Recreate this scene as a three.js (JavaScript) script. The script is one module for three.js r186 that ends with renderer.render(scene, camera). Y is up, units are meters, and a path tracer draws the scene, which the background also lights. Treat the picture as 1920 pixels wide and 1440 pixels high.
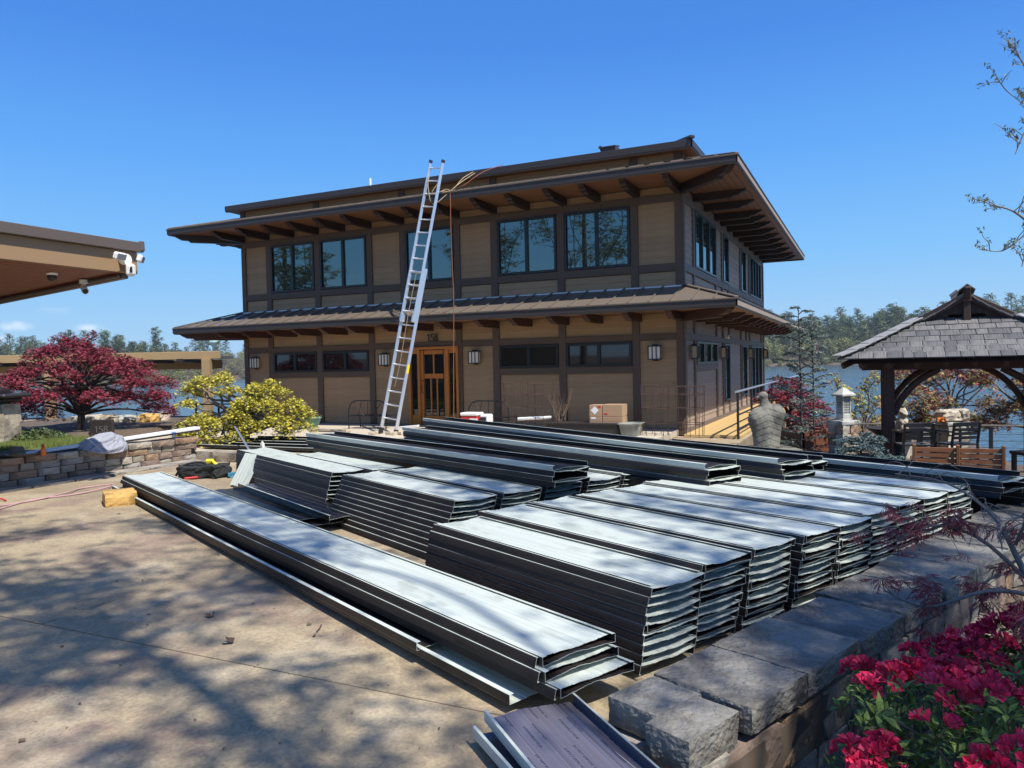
import * as THREE from 'three';
import { FontLoader } from 'three/addons/loaders/FontLoader.js';
import { TextGeometry } from 'three/addons/geometries/TextGeometry.js';
import { MarchingCubes } from 'three/addons/objects/MarchingCubes.js';

// ---------- camera, sky, sun, exposure ----------
const scene = new THREE.Scene();
const YAW = 0.441, PITCH = 0.0263, ROLL = 0.0214;
const camera = new THREE.PerspectiveCamera(53.65, 4 / 3, 0.1, 3000);
camera.position.set(0, 1.65, 0);
camera.rotation.order = 'YXZ';
camera.rotation.set(-PITCH, YAW, -ROLL);
const renderer = new THREE.WebGLRenderer();
renderer.toneMapping = THREE.LinearToneMapping;
renderer.toneMappingExposure = 1.3;
renderer.shadowMap.enabled = true;
const SUN = new THREE.Vector3(0.58, 1, 0.265).normalize();
const sun = new THREE.DirectionalLight(0xffffff, 5);
sun.color.setRGB(1, 0.955, 0.88);
sun.position.copy(SUN).multiplyScalar(60);
sun.castShadow = true; sun.shadow.radius = 1;
Object.assign(sun.shadow.camera, { left: -40, right: 40, top: 40, bottom: -40, far: 160 });
scene.add(sun, sun.target);

// ---------- random, noise ----------
function rngOf(a) { return () => { a = (a + 0x6d2b79f5) | 0; let t = Math.imul(a ^ (a >>> 15), 1 | a); t = (t + Math.imul(t ^ (t >>> 7), 61 | t)) ^ t; return ((t ^ (t >>> 14)) >>> 0) / 4294967296; }; }
let R = rngOf(7);
const rr = (a, b) => a + (b - a) * R(), pick = (a) => a[Math.floor(R() * a.length)];
const V = (x, y, z) => new THREE.Vector3(x, y, z);
const PI = Math.PI, sin = Math.sin, cos = Math.cos;
const NT = new Float32Array(65536); { const q = rngOf(99); for (let i = 0; i < 65536; i++) NT[i] = q(); }
const hsh = (x, y, s) => NT[(Math.imul(x, 73) ^ Math.imul(y, 19349) ^ Math.imul(s, 8353)) & 65535];
function vn(x, y, px, py, s) {                                    // value noise that repeats every px, py cells
  const xi = Math.floor(x), yi = Math.floor(y), fx = x - xi, fy = y - yi, u = fx * fx * (3 - 2 * fx), v = fy * fy * (3 - 2 * fy);
  const a = ((xi % px) + px) % px, b = (a + 1) % px, c = ((yi % py) + py) % py, d = (c + 1) % py;
  const p = hsh(a, c, s), q = hsh(b, c, s), r = hsh(a, d, s), t = hsh(b, d, s);
  return p + (q - p) * u + (r - p) * v + (p - q - r + t) * u * v;
}
function fbm(u, v, nx, ny, oct, s) { let a = 0.5, t = 0, w = 0; for (let i = 0; i < oct; i++) { t += a * vn(u * nx, v * ny, nx, ny, s + i); w += a; a *= 0.5; nx *= 2; ny *= 2; } return t / w; }
const sm = (a, b, x) => { x = Math.min(1, Math.max(0, (x - a) / (b - a))); return x * x * (3 - 2 * x); };
const lerp = (a, b, t) => a + (b - a) * t;
const n3 = (x, y, z, s) => { const k = Math.floor(z), f = z - k, w = f * f * (3 - 2 * f); return lerp(vn(x, y, 4096, 4096, s + k * 7), vn(x, y, 4096, 4096, s + k * 7 + 7), w); };

// ---------- sky ----------
{
  const w = 2048, h = 1024, d = new Float32Array(w * h * 4);
  const stops = [[0, 0.3585, 0.5457, 0.7383], [2.7, 0.2889, 0.5029, 0.7276], [7.5, 0.1776, 0.428, 0.7597], [14.5, 0.0995, 0.3156, 0.7383], [22, 0.0567, 0.2108, 0.6313], [40, 0.036, 0.14, 0.45], [90, 0.03, 0.1, 0.33]];
  const puffs = [[-58.3, 3.0, 1.0, .28, .5], [-54.3, 2.95, 1.0, .26, .55], [-59.3, 2.3, 1.4, .26, .4], [-56.2, 4.1, 1.0, .2, .12]];
  for (let j = 0; j < h; j++) {
    const el = ((j + .5) / h - .5) * 180;
    let k = 0; while (k < stops.length - 2 && el > stops[k + 1][0]) k++;
    const a = stops[k], b = stops[k + 1], t = Math.min(1, Math.max(0, (el - a[0]) / (b[0] - a[0])));
    for (let i = 0; i < w; i++) {
      const o = (j * w + i) * 4, az = ((i + .5) / w - .5) * 360;   // atan2(z, x)
      let c = [1, 2, 3].map((q) => lerp(a[q], b[q], t));
      const left = -90 - az;                                        // degrees to the left of -z
      const sd = cos(el * PI / 180) * (cos(az * PI / 180) * SUN.x + sin(az * PI / 180) * SUN.z) + sin(el * PI / 180) * SUN.y, g = Math.pow(Math.max(0, sd), 6) * .22;
      c = c.map((x) => x + g);
      if (el > 1 && el < 9 && left > 10 && left < 90) for (const [l, e, rx, ry, s] of puffs) {
        const q = ((-left - l + 0) / rx), y = (el - e) / ry, n = fbm(i / w, j / h, 512, 512, 4, 5) - .5;
        const m = sm(1, .1, q * q + y * y + n * 1.6) * s;
        if (m > 0) c = c.map((x, n2) => lerp(x, [.86, .88, .93][n2], m));
      }
      d[o] = c[0]; d[o + 1] = c[1]; d[o + 2] = c[2]; d[o + 3] = 1;
    }
  }
  const t = new THREE.DataTexture(d, w, h, THREE.RGBAFormat, THREE.FloatType);
  t.mapping = THREE.EquirectangularReflectionMapping; t.magFilter = THREE.LinearFilter; t.needsUpdate = true;
  scene.background = t; scene.environment = t;
}

// ---------- textures and materials ----------
const s8 = (x) => { x = Math.min(1, Math.max(0, x)); return 255 * (x <= .0031308 ? 12.92 * x : 1.055 * Math.pow(x, 1 / 2.4) - .055); };
function tex(w, h, fn, metres, srgb = true) {                        // fn(u, v) -> linear rgb or grey; one repeat spans metres
  const d = new Uint8Array(w * h * 4);
  for (let j = 0, o = 0; j < h; j++) for (let i = 0; i < w; i++, o += 4) {
    let c = fn((i + .5) / w, (j + .5) / h); if (!Array.isArray(c)) c = [c, c, c];
    for (let k = 0; k < 3; k++) d[o + k] = srgb ? s8(c[k]) : 255 * Math.min(1, Math.max(0, c[k]));
    d[o + 3] = 255;
  }
  const t = new THREE.DataTexture(d, w, h); t.wrapS = t.wrapT = THREE.RepeatWrapping; t.magFilter = THREE.LinearFilter;
  if (srgb) t.colorSpace = THREE.SRGBColorSpace;
  t.repeat.set(1 / metres[0], 1 / metres[1]); t.needsUpdate = true; return t;
}
const C = (r, g, b) => new THREE.Color().setRGB(r, g, b);
function M(rgb, rough, o = {}) { const m = new THREE[o.phys ? 'MeshPhysicalMaterial' : 'MeshStandardMaterial'](); const { phys, ...rest } = o; Object.assign(m, rest); m.color = C(...rgb); m.roughness = rough; return m; }
const mix3 = (a, b, t) => a.map((x, i) => x + (b[i] - x) * t);

const grainTx = tex(512, 512, (u, v) => .78 + .22 * fbm(u, v, 4, 64, 4, 11) + .2 * (fbm(u, v, 3, 5, 4, 31) - .5), [1.6, .9]);
const woodTx = tex(512, 512, (u, v) => { const g = fbm(u, v, 3, 48, 4, 21), b = fbm(u, v, 2, 6, 3, 3); return [.72 + .3 * (g - .3), .7 + .36 * (g - .35) + .1 * (b - .5), .66 + .4 * (g - .35)]; }, [1.2, .6]);
const stainTx = tex(2048, 2048, (u, v) => {
  const a = fbm(u, v, 5, 5, 5, 41), b = fbm(u, v, 9, 9, 5, 57), c = fbm(u, v, 90, 90, 3, 63), f = fbm(u, v, 420, 420, 2, 71), br = fbm(u, v, 26, 70, 3, 77);
  let k = mix3([.375, .298, .187], [.29, .224, .143], sm(.3, .7, a));
  k = mix3(k, [.24, .165, .125], .75 * sm(.54, .74, b * .75 + c * .25));
  k = mix3(k, [.48, .41, .29], .4 * sm(.58, .74, fbm(u, v, 14, 14, 4, 83)));
  const g = vn(u * 1000, v * 1000, 1000, 1000, 87), s = .9 + .22 * (c - .5) + .45 * (f - .5) + .2 * (br - .5) + .3 * (g - .5) + .06, pit = g > .93 ? .7 : 1;
  return k.map((x) => x * s * pit);
}, [7, 7]);
const roughTx = tex(1024, 1024, (u, v) => .5 * fbm(u, v, 60, 60, 4, 91) + .5 * fbm(u, v, 12, 12, 3, 93), [2, 2], false);
const stoneTx = tex(1024, 1024, (u, v) => {
  const a = fbm(u, v, 5, 5, 5, 101), b = fbm(u, v, 40, 40, 4, 111), c = fbm(u, v, 4, 14, 4, 121), e = fbm(u, v, 8, 8, 4, 131);
  let k = mix3([.6, .6, .6], [1.05, 1.02, .95], sm(.3, .7, a)); k = mix3(k, [.42, .4, .37], .55 * sm(.55, .7, c)); k = mix3(k, [1.1, .93, .72], .4 * sm(.58, .75, e));
  return k.map((x) => x * (.75 + .5 * b));
}, [1.1, 1.1]);
const stoneBp = tex(1024, 1024, (u, v) => .6 * fbm(u, v, 7, 7, 5, 141) + .4 * fbm(u, v, 50, 50, 4, 151), [1.1, 1.1], false);
const streakTx = tex(256, 512, (u, v) => { const a = fbm(u, v, 1, 40, 3, 161), b = fbm(u, v, 3, 90, 2, 171), dd = .16 * sm(.55, .8, fbm(u, v, 14, 5, 4, 177)) + (vn(u * 90, v * 200, 90, 200, 178) > .985 ? .25 : 0); return [.86 + .22 * (a - .5) + .1 * (b - .5) - dd, .87 + .2 * (a - .5) + .1 * (b - .5) - dd, .86 + .2 * (a - .5) + .1 * (b - .5) - dd * 1.1]; }, [3, .46]);
const streakRo = tex(256, 512, (u, v) => .22 + .3 * fbm(u, v, 2, 50, 3, 181), [3, .46], false);
const barkTx = tex(512, 512, (u, v) => .5 + .9 * fbm(u, v, 40, 7, 4, 191), [.5, .8]);
const grassTx = tex(512, 512, (u, v) => { const a = fbm(u, v, 70, 70, 3, 201), b = fbm(u, v, 6, 6, 4, 211); return mix3([.05, .075, .018], [.14, .17, .05], a * .6 + b * .4); }, [1.4, 1.4]);
const soilTx = tex(512, 512, (u, v) => { const a = fbm(u, v, 50, 50, 4, 221), b = fbm(u, v, 6, 6, 4, 231); return mix3([.05, .035, .025], [.16, .12, .085], a * .7 + b * .3); }, [1.5, 1.5]);
const rippleTx = tex(1024, 1024, (u, v) => .55 * fbm(u, v, 24, 60, 3, 241) + .45 * fbm(u, v, 60, 110, 3, 251), [26, 26], false);
const shingleTx = tex(512, 512, (u, v) => { const g = fbm(u, v, 90, 4, 4, 261), b = fbm(u, v, 5, 3, 3, 271); return .55 + .75 * (g - .3) + .3 * (b - .5); }, [.8, .8]);
function canvasTex(w, h, draw, metres) { const c = document.createElement('canvas'); c.width = w; c.height = h; draw(c.getContext('2d'), w, h); const t = new THREE.CanvasTexture(c); t.colorSpace = THREE.SRGBColorSpace; t.wrapS = t.wrapT = THREE.RepeatWrapping; if (metres) t.repeat.set(1 / metres[0], 1 / metres[1]); return t; }
const filmText = (bg, ink, size) => (g, w, h) => {
  g.fillStyle = bg; g.fillRect(0, 0, w, h);
  for (let i = 0; i < 900; i++) { g.fillStyle = `rgba(${R() < .5 ? '255,255,255' : '0,0,0'},${rr(.01, .05)})`; g.fillRect(0, R() * h, w, rr(1, 5)); }
  g.fillStyle = ink; g.font = `bold ${size}px sans-serif`;
  const rows = ['DO NOT EXPOSE TO', 'DIRECT SUNLIGHT', 'REMOVE THIS', 'STRIPPABLE FILM'], step = h / 8;
  for (let k = 0; k < 8; k++) g.fillText(rows[k % 4], ((k >> 1) % 2) * w * .5 + (k % 2) * 14 + 8, (k + .7) * step);
};
const filmTx = canvasTex(1024, 1024, filmText('#211b18', '#0a0807', 44), [.62, .5]);
const fineFilmTx = canvasTex(1024, 1024, filmText('#5f5b66', '#1b1c33', 50), [.46, .34]);

const m = {
  siding: M([.35, .235, .132], .62, { map: grainTx }), sideTrim: M([.17, .13, .105], .6, { map: grainTx }), sideSiding: M([.38, .3, .24], .62, { map: grainTx }), trim: M([.115, .072, .045], .6, { map: grainTx }), core: M([.12, .09, .065], .8),
  roof: M([.155, .125, .098], .42), fascia: M([.04, .031, .026], .45), tanFascia: M([.34, .255, .185], .6), soffit: M([.27, .12, .05], .5, { map: woodTx }), rafter: M([.036, .019, .015], .5, { map: woodTx }),
  lowRafter: M([.075, .03, .02], .5, { map: woodTx }), winFrame: M([.014, .016, .017], .35), glass: M([.012, .032, .032], .015, { phys: true, ior: 2.5, specularColor: C(.86, 1, .95) }), darkGlass: M([.008, .01, .01], .03, { phys: true, ior: 1.7 }),
  door: M([.62, .22, .035], .4, { map: woodTx }), black: M([.018, .018, .018], .45), blackMetal: M([.02, .02, .021], .4, { metalness: .3 }), white: M([.78, .78, .75], .5), lampGlass: M([.8, .76, .66], .5), sideLamp: M([.55, .45, .3], .55),
  alum: M([.78, .79, .8], .32, { metalness: .85 }), flash: M([.55, .57, .6], .35, { metalness: .6 }), yellow: M([.75, .6, .02], .5), red: M([.5, .02, .02], .5), orangeRope: M([.3, .11, .05], .8), darkTimber: M([.05, .028, .021], .65, { map: woodTx }), tanRope: M([.38, .29, .16], .85),
  primer: M([.64, .685, .62], 1, { map: streakTx, roughnessMap: streakRo }), wetFilm: M([1, 1, 1], .2, { map: filmTx }), film: M([1, 1, 1], .48, { map: filmTx }), fineFilm: M([1, 1, 1], .22, { map: fineFilmTx }), bronze: M([.032, .025, .022], .38),
  concrete: M([1, 1, 1], .82, { map: stainTx, bumpMap: roughTx, bumpScale: .004 }), paleConcrete: M([.5, .43, .33], .85, { bumpMap: roughTx, bumpScale: .004 }),
  cap: M([.2, .195, .19], .85, { map: stoneTx, bumpMap: stoneBp, bumpScale: .02 }),
  blockStone: M([.62, .38, .12], .85, { map: stoneTx, bumpMap: stoneBp, bumpScale: .012 }),
  soil: M([1, 1, 1], .95, { map: soilTx }), grass: M([1, 1, 1], .9, { map: grassTx }), water: M([.055, .09, .105], .12, { bumpMap: rippleTx, bumpScale: .09 }),
  shingle: M([.25, .24, .24], .8, { map: shingleTx }), timber: M([.085, .035, .022], .6, { map: woodTx }), bench: M([.3, .12, .05], .5, { map: woodTx }), planter: M([.2, .07, .035], .6, { map: woodTx }), darkPlanter: M([.028, .022, .02], .5),
  bark: M([.17, .13, .1], .9, { map: barkTx }), darkBark: M([.07, .055, .05], .9, { map: barkTx }), greyBark: M([.2, .18, .16], .9, { map: barkTx }), statue: M([.2, .195, .17], .9, { map: stoneTx, bumpMap: stoneBp, bumpScale: .006 }), granite: M([.47, .47, .44], .7, { map: stoneTx }), paleStone: M([.5, .44, .35], .85, { map: stoneTx, bumpMap: stoneBp, bumpScale: .015 }),
  cardboard: M([.4, .26, .15], .8), teal: M([.08, .2, .17], .35), marble: M([.35, .38, .35], .4, { map: stoneTx }), rust: M([.065, .035, .028], .8), cloth: M([.3, .31, .35], .95, { bumpMap: roughTx, bumpScale: .003 }), straw: M([.16, .13, .1], .9, { map: grainTx }), strawBand: M([.3, .24, .16], .9),
  orange: M([.8, .2, .02], .4), clear: M([.7, .8, .95], .05, { phys: true, transmission: 1, ior: 1.45 }), pergolaTan: M([.36, .25, .125], .6), sheenHipShingle: M([.42, .41, .4], .6, { map: shingleTx }), tanWall: M([.3, .19, .1], .55), garageSoffit: M([.24, .075, .042], .45, { map: woodTx }), garageEdge: M([.11, .085, .07], .45), darkCloth: M([.02, .022, .022], .9), blueBit: M([.05, .22, .35], .6),  // hip shingles are paler grey: grazing sun sheen put into their colour
};
const leafM = (rgb, o = {}) => M([1, 1, 1], .6, { vertexColors: true, side: THREE.DoubleSide, ...o });
m.leaf = leafM();
const STONES = [[.36, .33, .28], [.31, .27, .22], [.42, .375, .31], [.33, .22, .145], [.27, .2, .16], [.34, .315, .29]].map((c) => M(c, .88, { map: stoneTx, bumpMap: stoneBp, bumpScale: .015 }));
const CAPS = [[.25, .237, .214], [.215, .205, .188], [.29, .268, .232]].map((c) => M(c, .85, { map: stoneTx, bumpMap: stoneBp, bumpScale: .035 }));
const SIDINGS = [[.42, .268, .134], [.395, .252, .126], [.44, .282, .144]].map((c) => M(c, .62, { map: grainTx })), SIDE_SIDINGS = [[.39, .295, .222], [.365, .278, .21], [.41, .31, .235]].map((c) => M(c, .62, { map: grainTx }));
const SHINGLES = [[.17, .165, .165], [.13, .128, .13], [.22, .21, .205]].map((c) => M(c, .78, { map: shingleTx, bumpMap: shingleTx, bumpScale: .004 }));

// ---------- frames of reference ----------
const cy = cos(YAW), sy = sin(YAW);
const rf = (r, f, y = 0) => V(r * cy - f * sy, y, -r * sy - f * cy);          // metres right and forward of the camera's foot
const SA = (90 + 62.9) * PI / 180;                                            // the sheets lie along this turn
const DP = V(cos(SA), 0, -sin(SA)), PP = V(-DP.z, 0, DP.x);
const st = (s, t, y = 0) => V(DP.x * s + PP.x * t, y, DP.z * s + PP.z * t);   // along and across the sheets

// ---------- geometry ----------
class B {
  constructor() { this.p = []; this.n = []; this.u = []; this.c = []; }
  add(geo, mat, keepUv = false) {
    let g = geo.index ? geo.toNonIndexed() : geo.clone(); if (mat) g.applyMatrix4(mat); if (!g.attributes.normal) g.computeVertexNormals();
    const p = g.attributes.position.array, n = g.attributes.normal.array, c = g.attributes.position.count;
    for (let i = 0; i < c * 3; i++) { this.p.push(p[i]); this.n.push(n[i]); }
    if (keepUv && g.attributes.uv) for (let i = 0; i < c * 2; i++) this.u.push(g.attributes.uv.array[i]);
    else for (let i = 0; i < c; i++) { const a = Math.abs(n[i * 3]), b = Math.abs(n[i * 3 + 1]), d = Math.abs(n[i * 3 + 2]), x = p[i * 3], y = p[i * 3 + 1], z = p[i * 3 + 2]; if (b >= a && b >= d) this.u.push(x, z); else if (a >= d) this.u.push(z, y); else this.u.push(x, y); }
    return this;
  }
  geo() { const g = new THREE.BufferGeometry(); g.setAttribute('position', new THREE.Float32BufferAttribute(this.p, 3)); g.setAttribute('normal', new THREE.Float32BufferAttribute(this.n, 3)); g.setAttribute('uv', new THREE.Float32BufferAttribute(this.u, 2)); if (this.c.length) g.setAttribute('color', new THREE.Float32BufferAttribute(this.c, 3)); return g; }
}
const TM = (x, y, z, ry = 0, rx = 0, rz = 0, s = 1) => new THREE.Matrix4().compose(V(x, y, z), new THREE.Quaternion().setFromEuler(new THREE.Euler(rx, ry, rz, 'YXZ')), Array.isArray(s) ? V(...s) : V(s, s, s));
const uvm = (g) => new B().add(g).geo();
function swapUv(g) { const u = g.attributes.uv.array; for (let i = 0; i < u.length; i += 2) [u[i], u[i + 1]] = [u[i + 1], u[i]]; return g; }
function rawTri(tris) { const g = new THREE.BufferGeometry(); g.setAttribute('position', new THREE.Float32BufferAttribute(tris, 3)); g.computeVertexNormals(); return g; }
const boxes = new Map();
function box(w, h, d, c = 0) {                                                   // chamfered box about its centre, uv in metres
  const key = [w, h, d, c].map((x) => x.toFixed(4)).join(); if (boxes.has(key)) return boxes.get(key);
  let g;
  if (!c) g = new THREE.BoxGeometry(w, h, d);
  else {
    const H = [w / 2, h / 2, d / 2], t = [], P = (s, ax) => s.map((v, i) => v * (H[i] - (i === ax ? 0 : c)));
    const out = (a, b2, e) => { const n = [0, 1, 2].map((i) => a[i] + b2[i] + e[i]), u = [0, 1, 2].map((i) => b2[i] - a[i]), v = [0, 1, 2].map((i) => e[i] - a[i]); const cr = [u[1] * v[2] - u[2] * v[1], u[2] * v[0] - u[0] * v[2], u[0] * v[1] - u[1] * v[0]]; cr[0] * n[0] + cr[1] * n[1] + cr[2] * n[2] > 0 ? t.push(...a, ...b2, ...e) : t.push(...a, ...e, ...b2); };
    const quad = (a, b2, e, f) => { out(a, b2, e); out(a, e, f); };
    for (let ax = 0; ax < 3; ax++) for (const s of [-1, 1]) { const k = (p, q) => { const v = [0, 0, 0]; v[ax] = s; v[(ax + 1) % 3] = p; v[(ax + 2) % 3] = q; return P(v, ax); }; quad(k(-1, -1), k(1, -1), k(1, 1), k(-1, 1)); }
    for (let ax = 0; ax < 3; ax++) { const b1 = (ax + 1) % 3, c1 = (ax + 2) % 3; for (const p of [-1, 1]) for (const q of [-1, 1]) { const v = (e) => { const r = [0, 0, 0]; r[ax] = e; r[b1] = p; r[c1] = q; return r; }; quad(P(v(-1), b1), P(v(1), b1), P(v(1), c1), P(v(-1), c1)); } }
    for (const x of [-1, 1]) for (const y of [-1, 1]) for (const z of [-1, 1]) out(P([x, y, z], 0), P([x, y, z], 1), P([x, y, z], 2));
    g = rawTri(t);
  }
  g = uvm(g); boxes.set(key, g); return g;
}
function prism(poly, len) {                                                        // polygon of [y, z] drawn along x from 0 to len
  const sh = new THREE.Shape(poly.map(([y, z]) => new THREE.Vector2(z, y)));
  const g = new THREE.ExtrudeGeometry(sh, { depth: len, bevelEnabled: false });
  g.applyMatrix4(new THREE.Matrix4().set(0, 0, 1, 0, 0, 1, 0, 0, -1, 0, 0, 0, 0, 0, 0, 1)); g.applyMatrix4(new THREE.Matrix4().makeScale(1, 1, -1));
  const p = g.index ? g.toNonIndexed() : g, a = p.attributes.position.array; for (let i = 0; i < a.length; i += 9) for (let k = 0; k < 3; k++) [a[i + 3 + k], a[i + 6 + k]] = [a[i + 6 + k], a[i + 3 + k]];
  p.deleteAttribute('normal'); p.computeVertexNormals(); return uvm(p);
}
function tube(pts, rad, sides = 6) {                                                // tapered tube through points
  const curve = new THREE.CatmullRomCurve3(pts), n = Math.max(2, (pts.length - 1) * 4), f = curve.computeFrenetFrames(n, false), pos = [], idx = [];
  for (let i = 0; i <= n; i++) { const q = curve.getPoint(i / n), r = typeof rad === 'number' ? rad : lerp(rad[0], rad[1], i / n); for (let k = 0; k < sides; k++) { const a = k / sides * 2 * PI, v = q.clone().addScaledVector(f.normals[i], cos(a) * r).addScaledVector(f.binormals[i], sin(a) * r); pos.push(v.x, v.y, v.z); } }
  for (let i = 0; i < n; i++) for (let k = 0; k < sides; k++) { const a = i * sides + k, b = i * sides + (k + 1) % sides, c = a + sides, d = b + sides; idx.push(a, b, c, b, d, c); }
  for (const [o, fl] of [[0, 1], [n * sides, 0]]) for (let k = 1; k < sides - 1; k++) fl ? idx.push(o, o + k + 1, o + k) : idx.push(o, o + k, o + k + 1);
  const g = new THREE.BufferGeometry(); g.setAttribute('position', new THREE.Float32BufferAttribute(pos, 3)); g.setIndex(idx); g.computeVertexNormals(); return g;
}
function bar(a, b, w, h, c = 0) { const d = b.clone().sub(a), l = d.length(), q = new THREE.Quaternion(), mtx = new THREE.Matrix4(); const z = d.clone().normalize(), up = Math.abs(z.y) > .99 ? V(1, 0, 0) : V(0, 1, 0), x = up.clone().cross(z).normalize(), y = z.clone().cross(x); mtx.makeBasis(x, y, z).setPosition(a.clone().add(b).multiplyScalar(.5)); return box(w, h, l, c).clone().applyMatrix4(mtx); }
function rock(w, h, d, seed, rough = .16, sub = 3, cut = 3.2, mx = 14) {                        // a rough quarried stone about its centre
  const g0 = new THREE.BoxGeometry(w, h, d, Math.min(mx, Math.max(2, Math.round(sub * w / Math.min(w, h, d) * .7))), sub, Math.min(mx, Math.max(2, Math.round(sub * d / Math.min(w, h, d) * .7)))), p = g0.attributes.position, k = Math.min(w, h, d);
  for (let i = 0; i < p.count; i++) {
    let x = p.getX(i), y = p.getY(i), z = p.getZ(i); const ex = Math.abs(x) / (w / 2), ey = Math.abs(y) / (h / 2), ez = Math.abs(z) / (d / 2);
    const e = Math.pow(Math.pow(ex, 8 * cut) + Math.pow(ey, 8 * cut) + Math.pow(ez, 8 * cut), 1 / (8 * cut)) || 1, q = (s) => ((n3(x * 1.2 / k + 50, y * 1.2 / k + 50 + s * 9, z * 1.2 / k + 50, seed + s * 31) - .5) * 2 + (n3(x * 4.2 / k + 80, y * 4.2 / k + 80 + s * 9, z * 4.2 / k + 80, seed + s * 17 + 5) - .5) * .9 + (mx > 14 ? (n3(x * 11 / k + 80, y * 11 / k + 80 + s * 9, z * 11 / k + 80, seed + s * 13 + 9) - .5) * .7 : 0)) * k * rough;
    p.setXYZ(i, x / e + q(1), y / e + q(2) * .45, z / e + q(3));
  }
  const g = g0.toNonIndexed(); g.deleteAttribute('normal'); g.computeVertexNormals(); return uvm(g);
}
const lathe = (pts, n = 20) => new THREE.LatheGeometry(pts.map(([r, y]) => new THREE.Vector2(r, y)), n);

// ---------- naming ----------
const names = new Map();
function numbered(n) { const k = names.get(n) || 0; names.set(n, k + 1); return k ? `${n}_${String(k).padStart(3, '0')}` : n; }
function shade(o) { o.castShadow = o.receiveShadow = true; return o; }
function tag(o, label, category, group, kind) { o.userData.label = label; o.userData.category = category; if (group) o.userData.group = group; if (kind) o.userData.kind = kind; return o; }
function T(name, label, category, pos = [0, 0, 0], ry = 0, group) { const g = new THREE.Group(); g.name = numbered(name); g.position.set(...(pos.isVector3 ? pos.toArray() : pos)); g.rotation.y = ry; scene.add(g); return tag(g, label, category, group); }
function P(parent, name, geo, mat, mtx) { const o = shade(new THREE.Mesh(geo, mat)); o.name = parent === scene ? numbered(name) : name; if (mtx) mtx.decompose(o.position, o.quaternion, o.scale); parent.add(o); return o; }
const G = (...parts) => { const b = new B(); for (const q of parts) Array.isArray(q) ? b.add(q[0], q[1]) : b.add(q); return b.geo(); };
const structure = (o) => { o.userData.kind = 'structure'; return o; };
const stuff = (o) => { o.userData.kind = 'stuff'; return o; };
// ---------- the lie of the land ----------
const HX = -16.2486, HZ = -16.4874, HW = 12.612, HD = 13.61;                     // the house: front left corner, width, depth
const LAKE = -2.6;
function outside(x, z, b) { const dx = Math.max(b[0] - x, 0, x - b[1]), dz = Math.max(b[2] - z, 0, z - b[3]); return Math.hypot(dx, dz); }
function landHeight(x, z) {
  const d = Math.min(outside(x, z, [-19, .6, -34, 60]), outside(x, z, [-5, 70, -19.2, 60]), outside(x, z, [-90, -5, -18.6, 60]));
  let y = lerp(-.75, -4.5, sm(0, 9, d));
  y += lerp(0, .72, sm(-19, -21, x) * sm(-14, -12, z) * 0);
  const r = Math.hypot(x, z);
  if (r > 250) { const left = Math.atan2(-x, -z) * 180 / PI, shore = shoreAt(left); y = lerp(y, 1.5 + 6 * sm(0, 160, r - shore) * (left < 10 ? 1.6 : .6), sm(-14, 14, r - shore)); }
  if (d < 1) y += .05 * (n3(x * .7 + 90, z * .7 + 90, 3, 5) - .5);
  return y;
}
function shoreAt(left) { return 405 - 1.25 * (left - 25) * (left > 25 ? .8 : 1.4) + 18 * sin(left * .21) + 9 * sin(left * .53 + 1); }
{
  const pos = [], idx = [], rings = [0, 3, 6, 9, 12, 14, 16, 18, 20, 22, 24, 26, 28, 30, 33, 36, 40, 45, 55, 80, 140, 240, 300, 330, 345, 355, 365, 375, 385, 395, 405, 415, 425, 435, 445, 455, 470, 490, 520, 580, 700, 1000, 1800], N = 240;
  rings.forEach((r, i) => { for (let k = 0; k < N; k++) { const a = k / N * 2 * PI, x = -sin(a) * r, z = -cos(a) * r; pos.push(x, landHeight(x, z), z); if (i) { const a0 = (i - 1) * N + k, a1 = (i - 1) * N + (k + 1) % N, b0 = i * N + k, b1 = i * N + (k + 1) % N; idx.push(a0, b1, b0, a0, a1, b1); } } });
  const g = new THREE.BufferGeometry(); g.setAttribute('position', new THREE.Float32BufferAttribute(pos, 3)); g.setIndex(idx); g.computeVertexNormals();
  structure(P(scene, 'ground', uvm(g), m.soil));
  const w = new THREE.CircleGeometry(1500, 96).rotateX(-PI / 2); structure(P(scene, 'lake_water', uvm(w), m.water, TM(0, LAKE, 0)));
}
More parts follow.
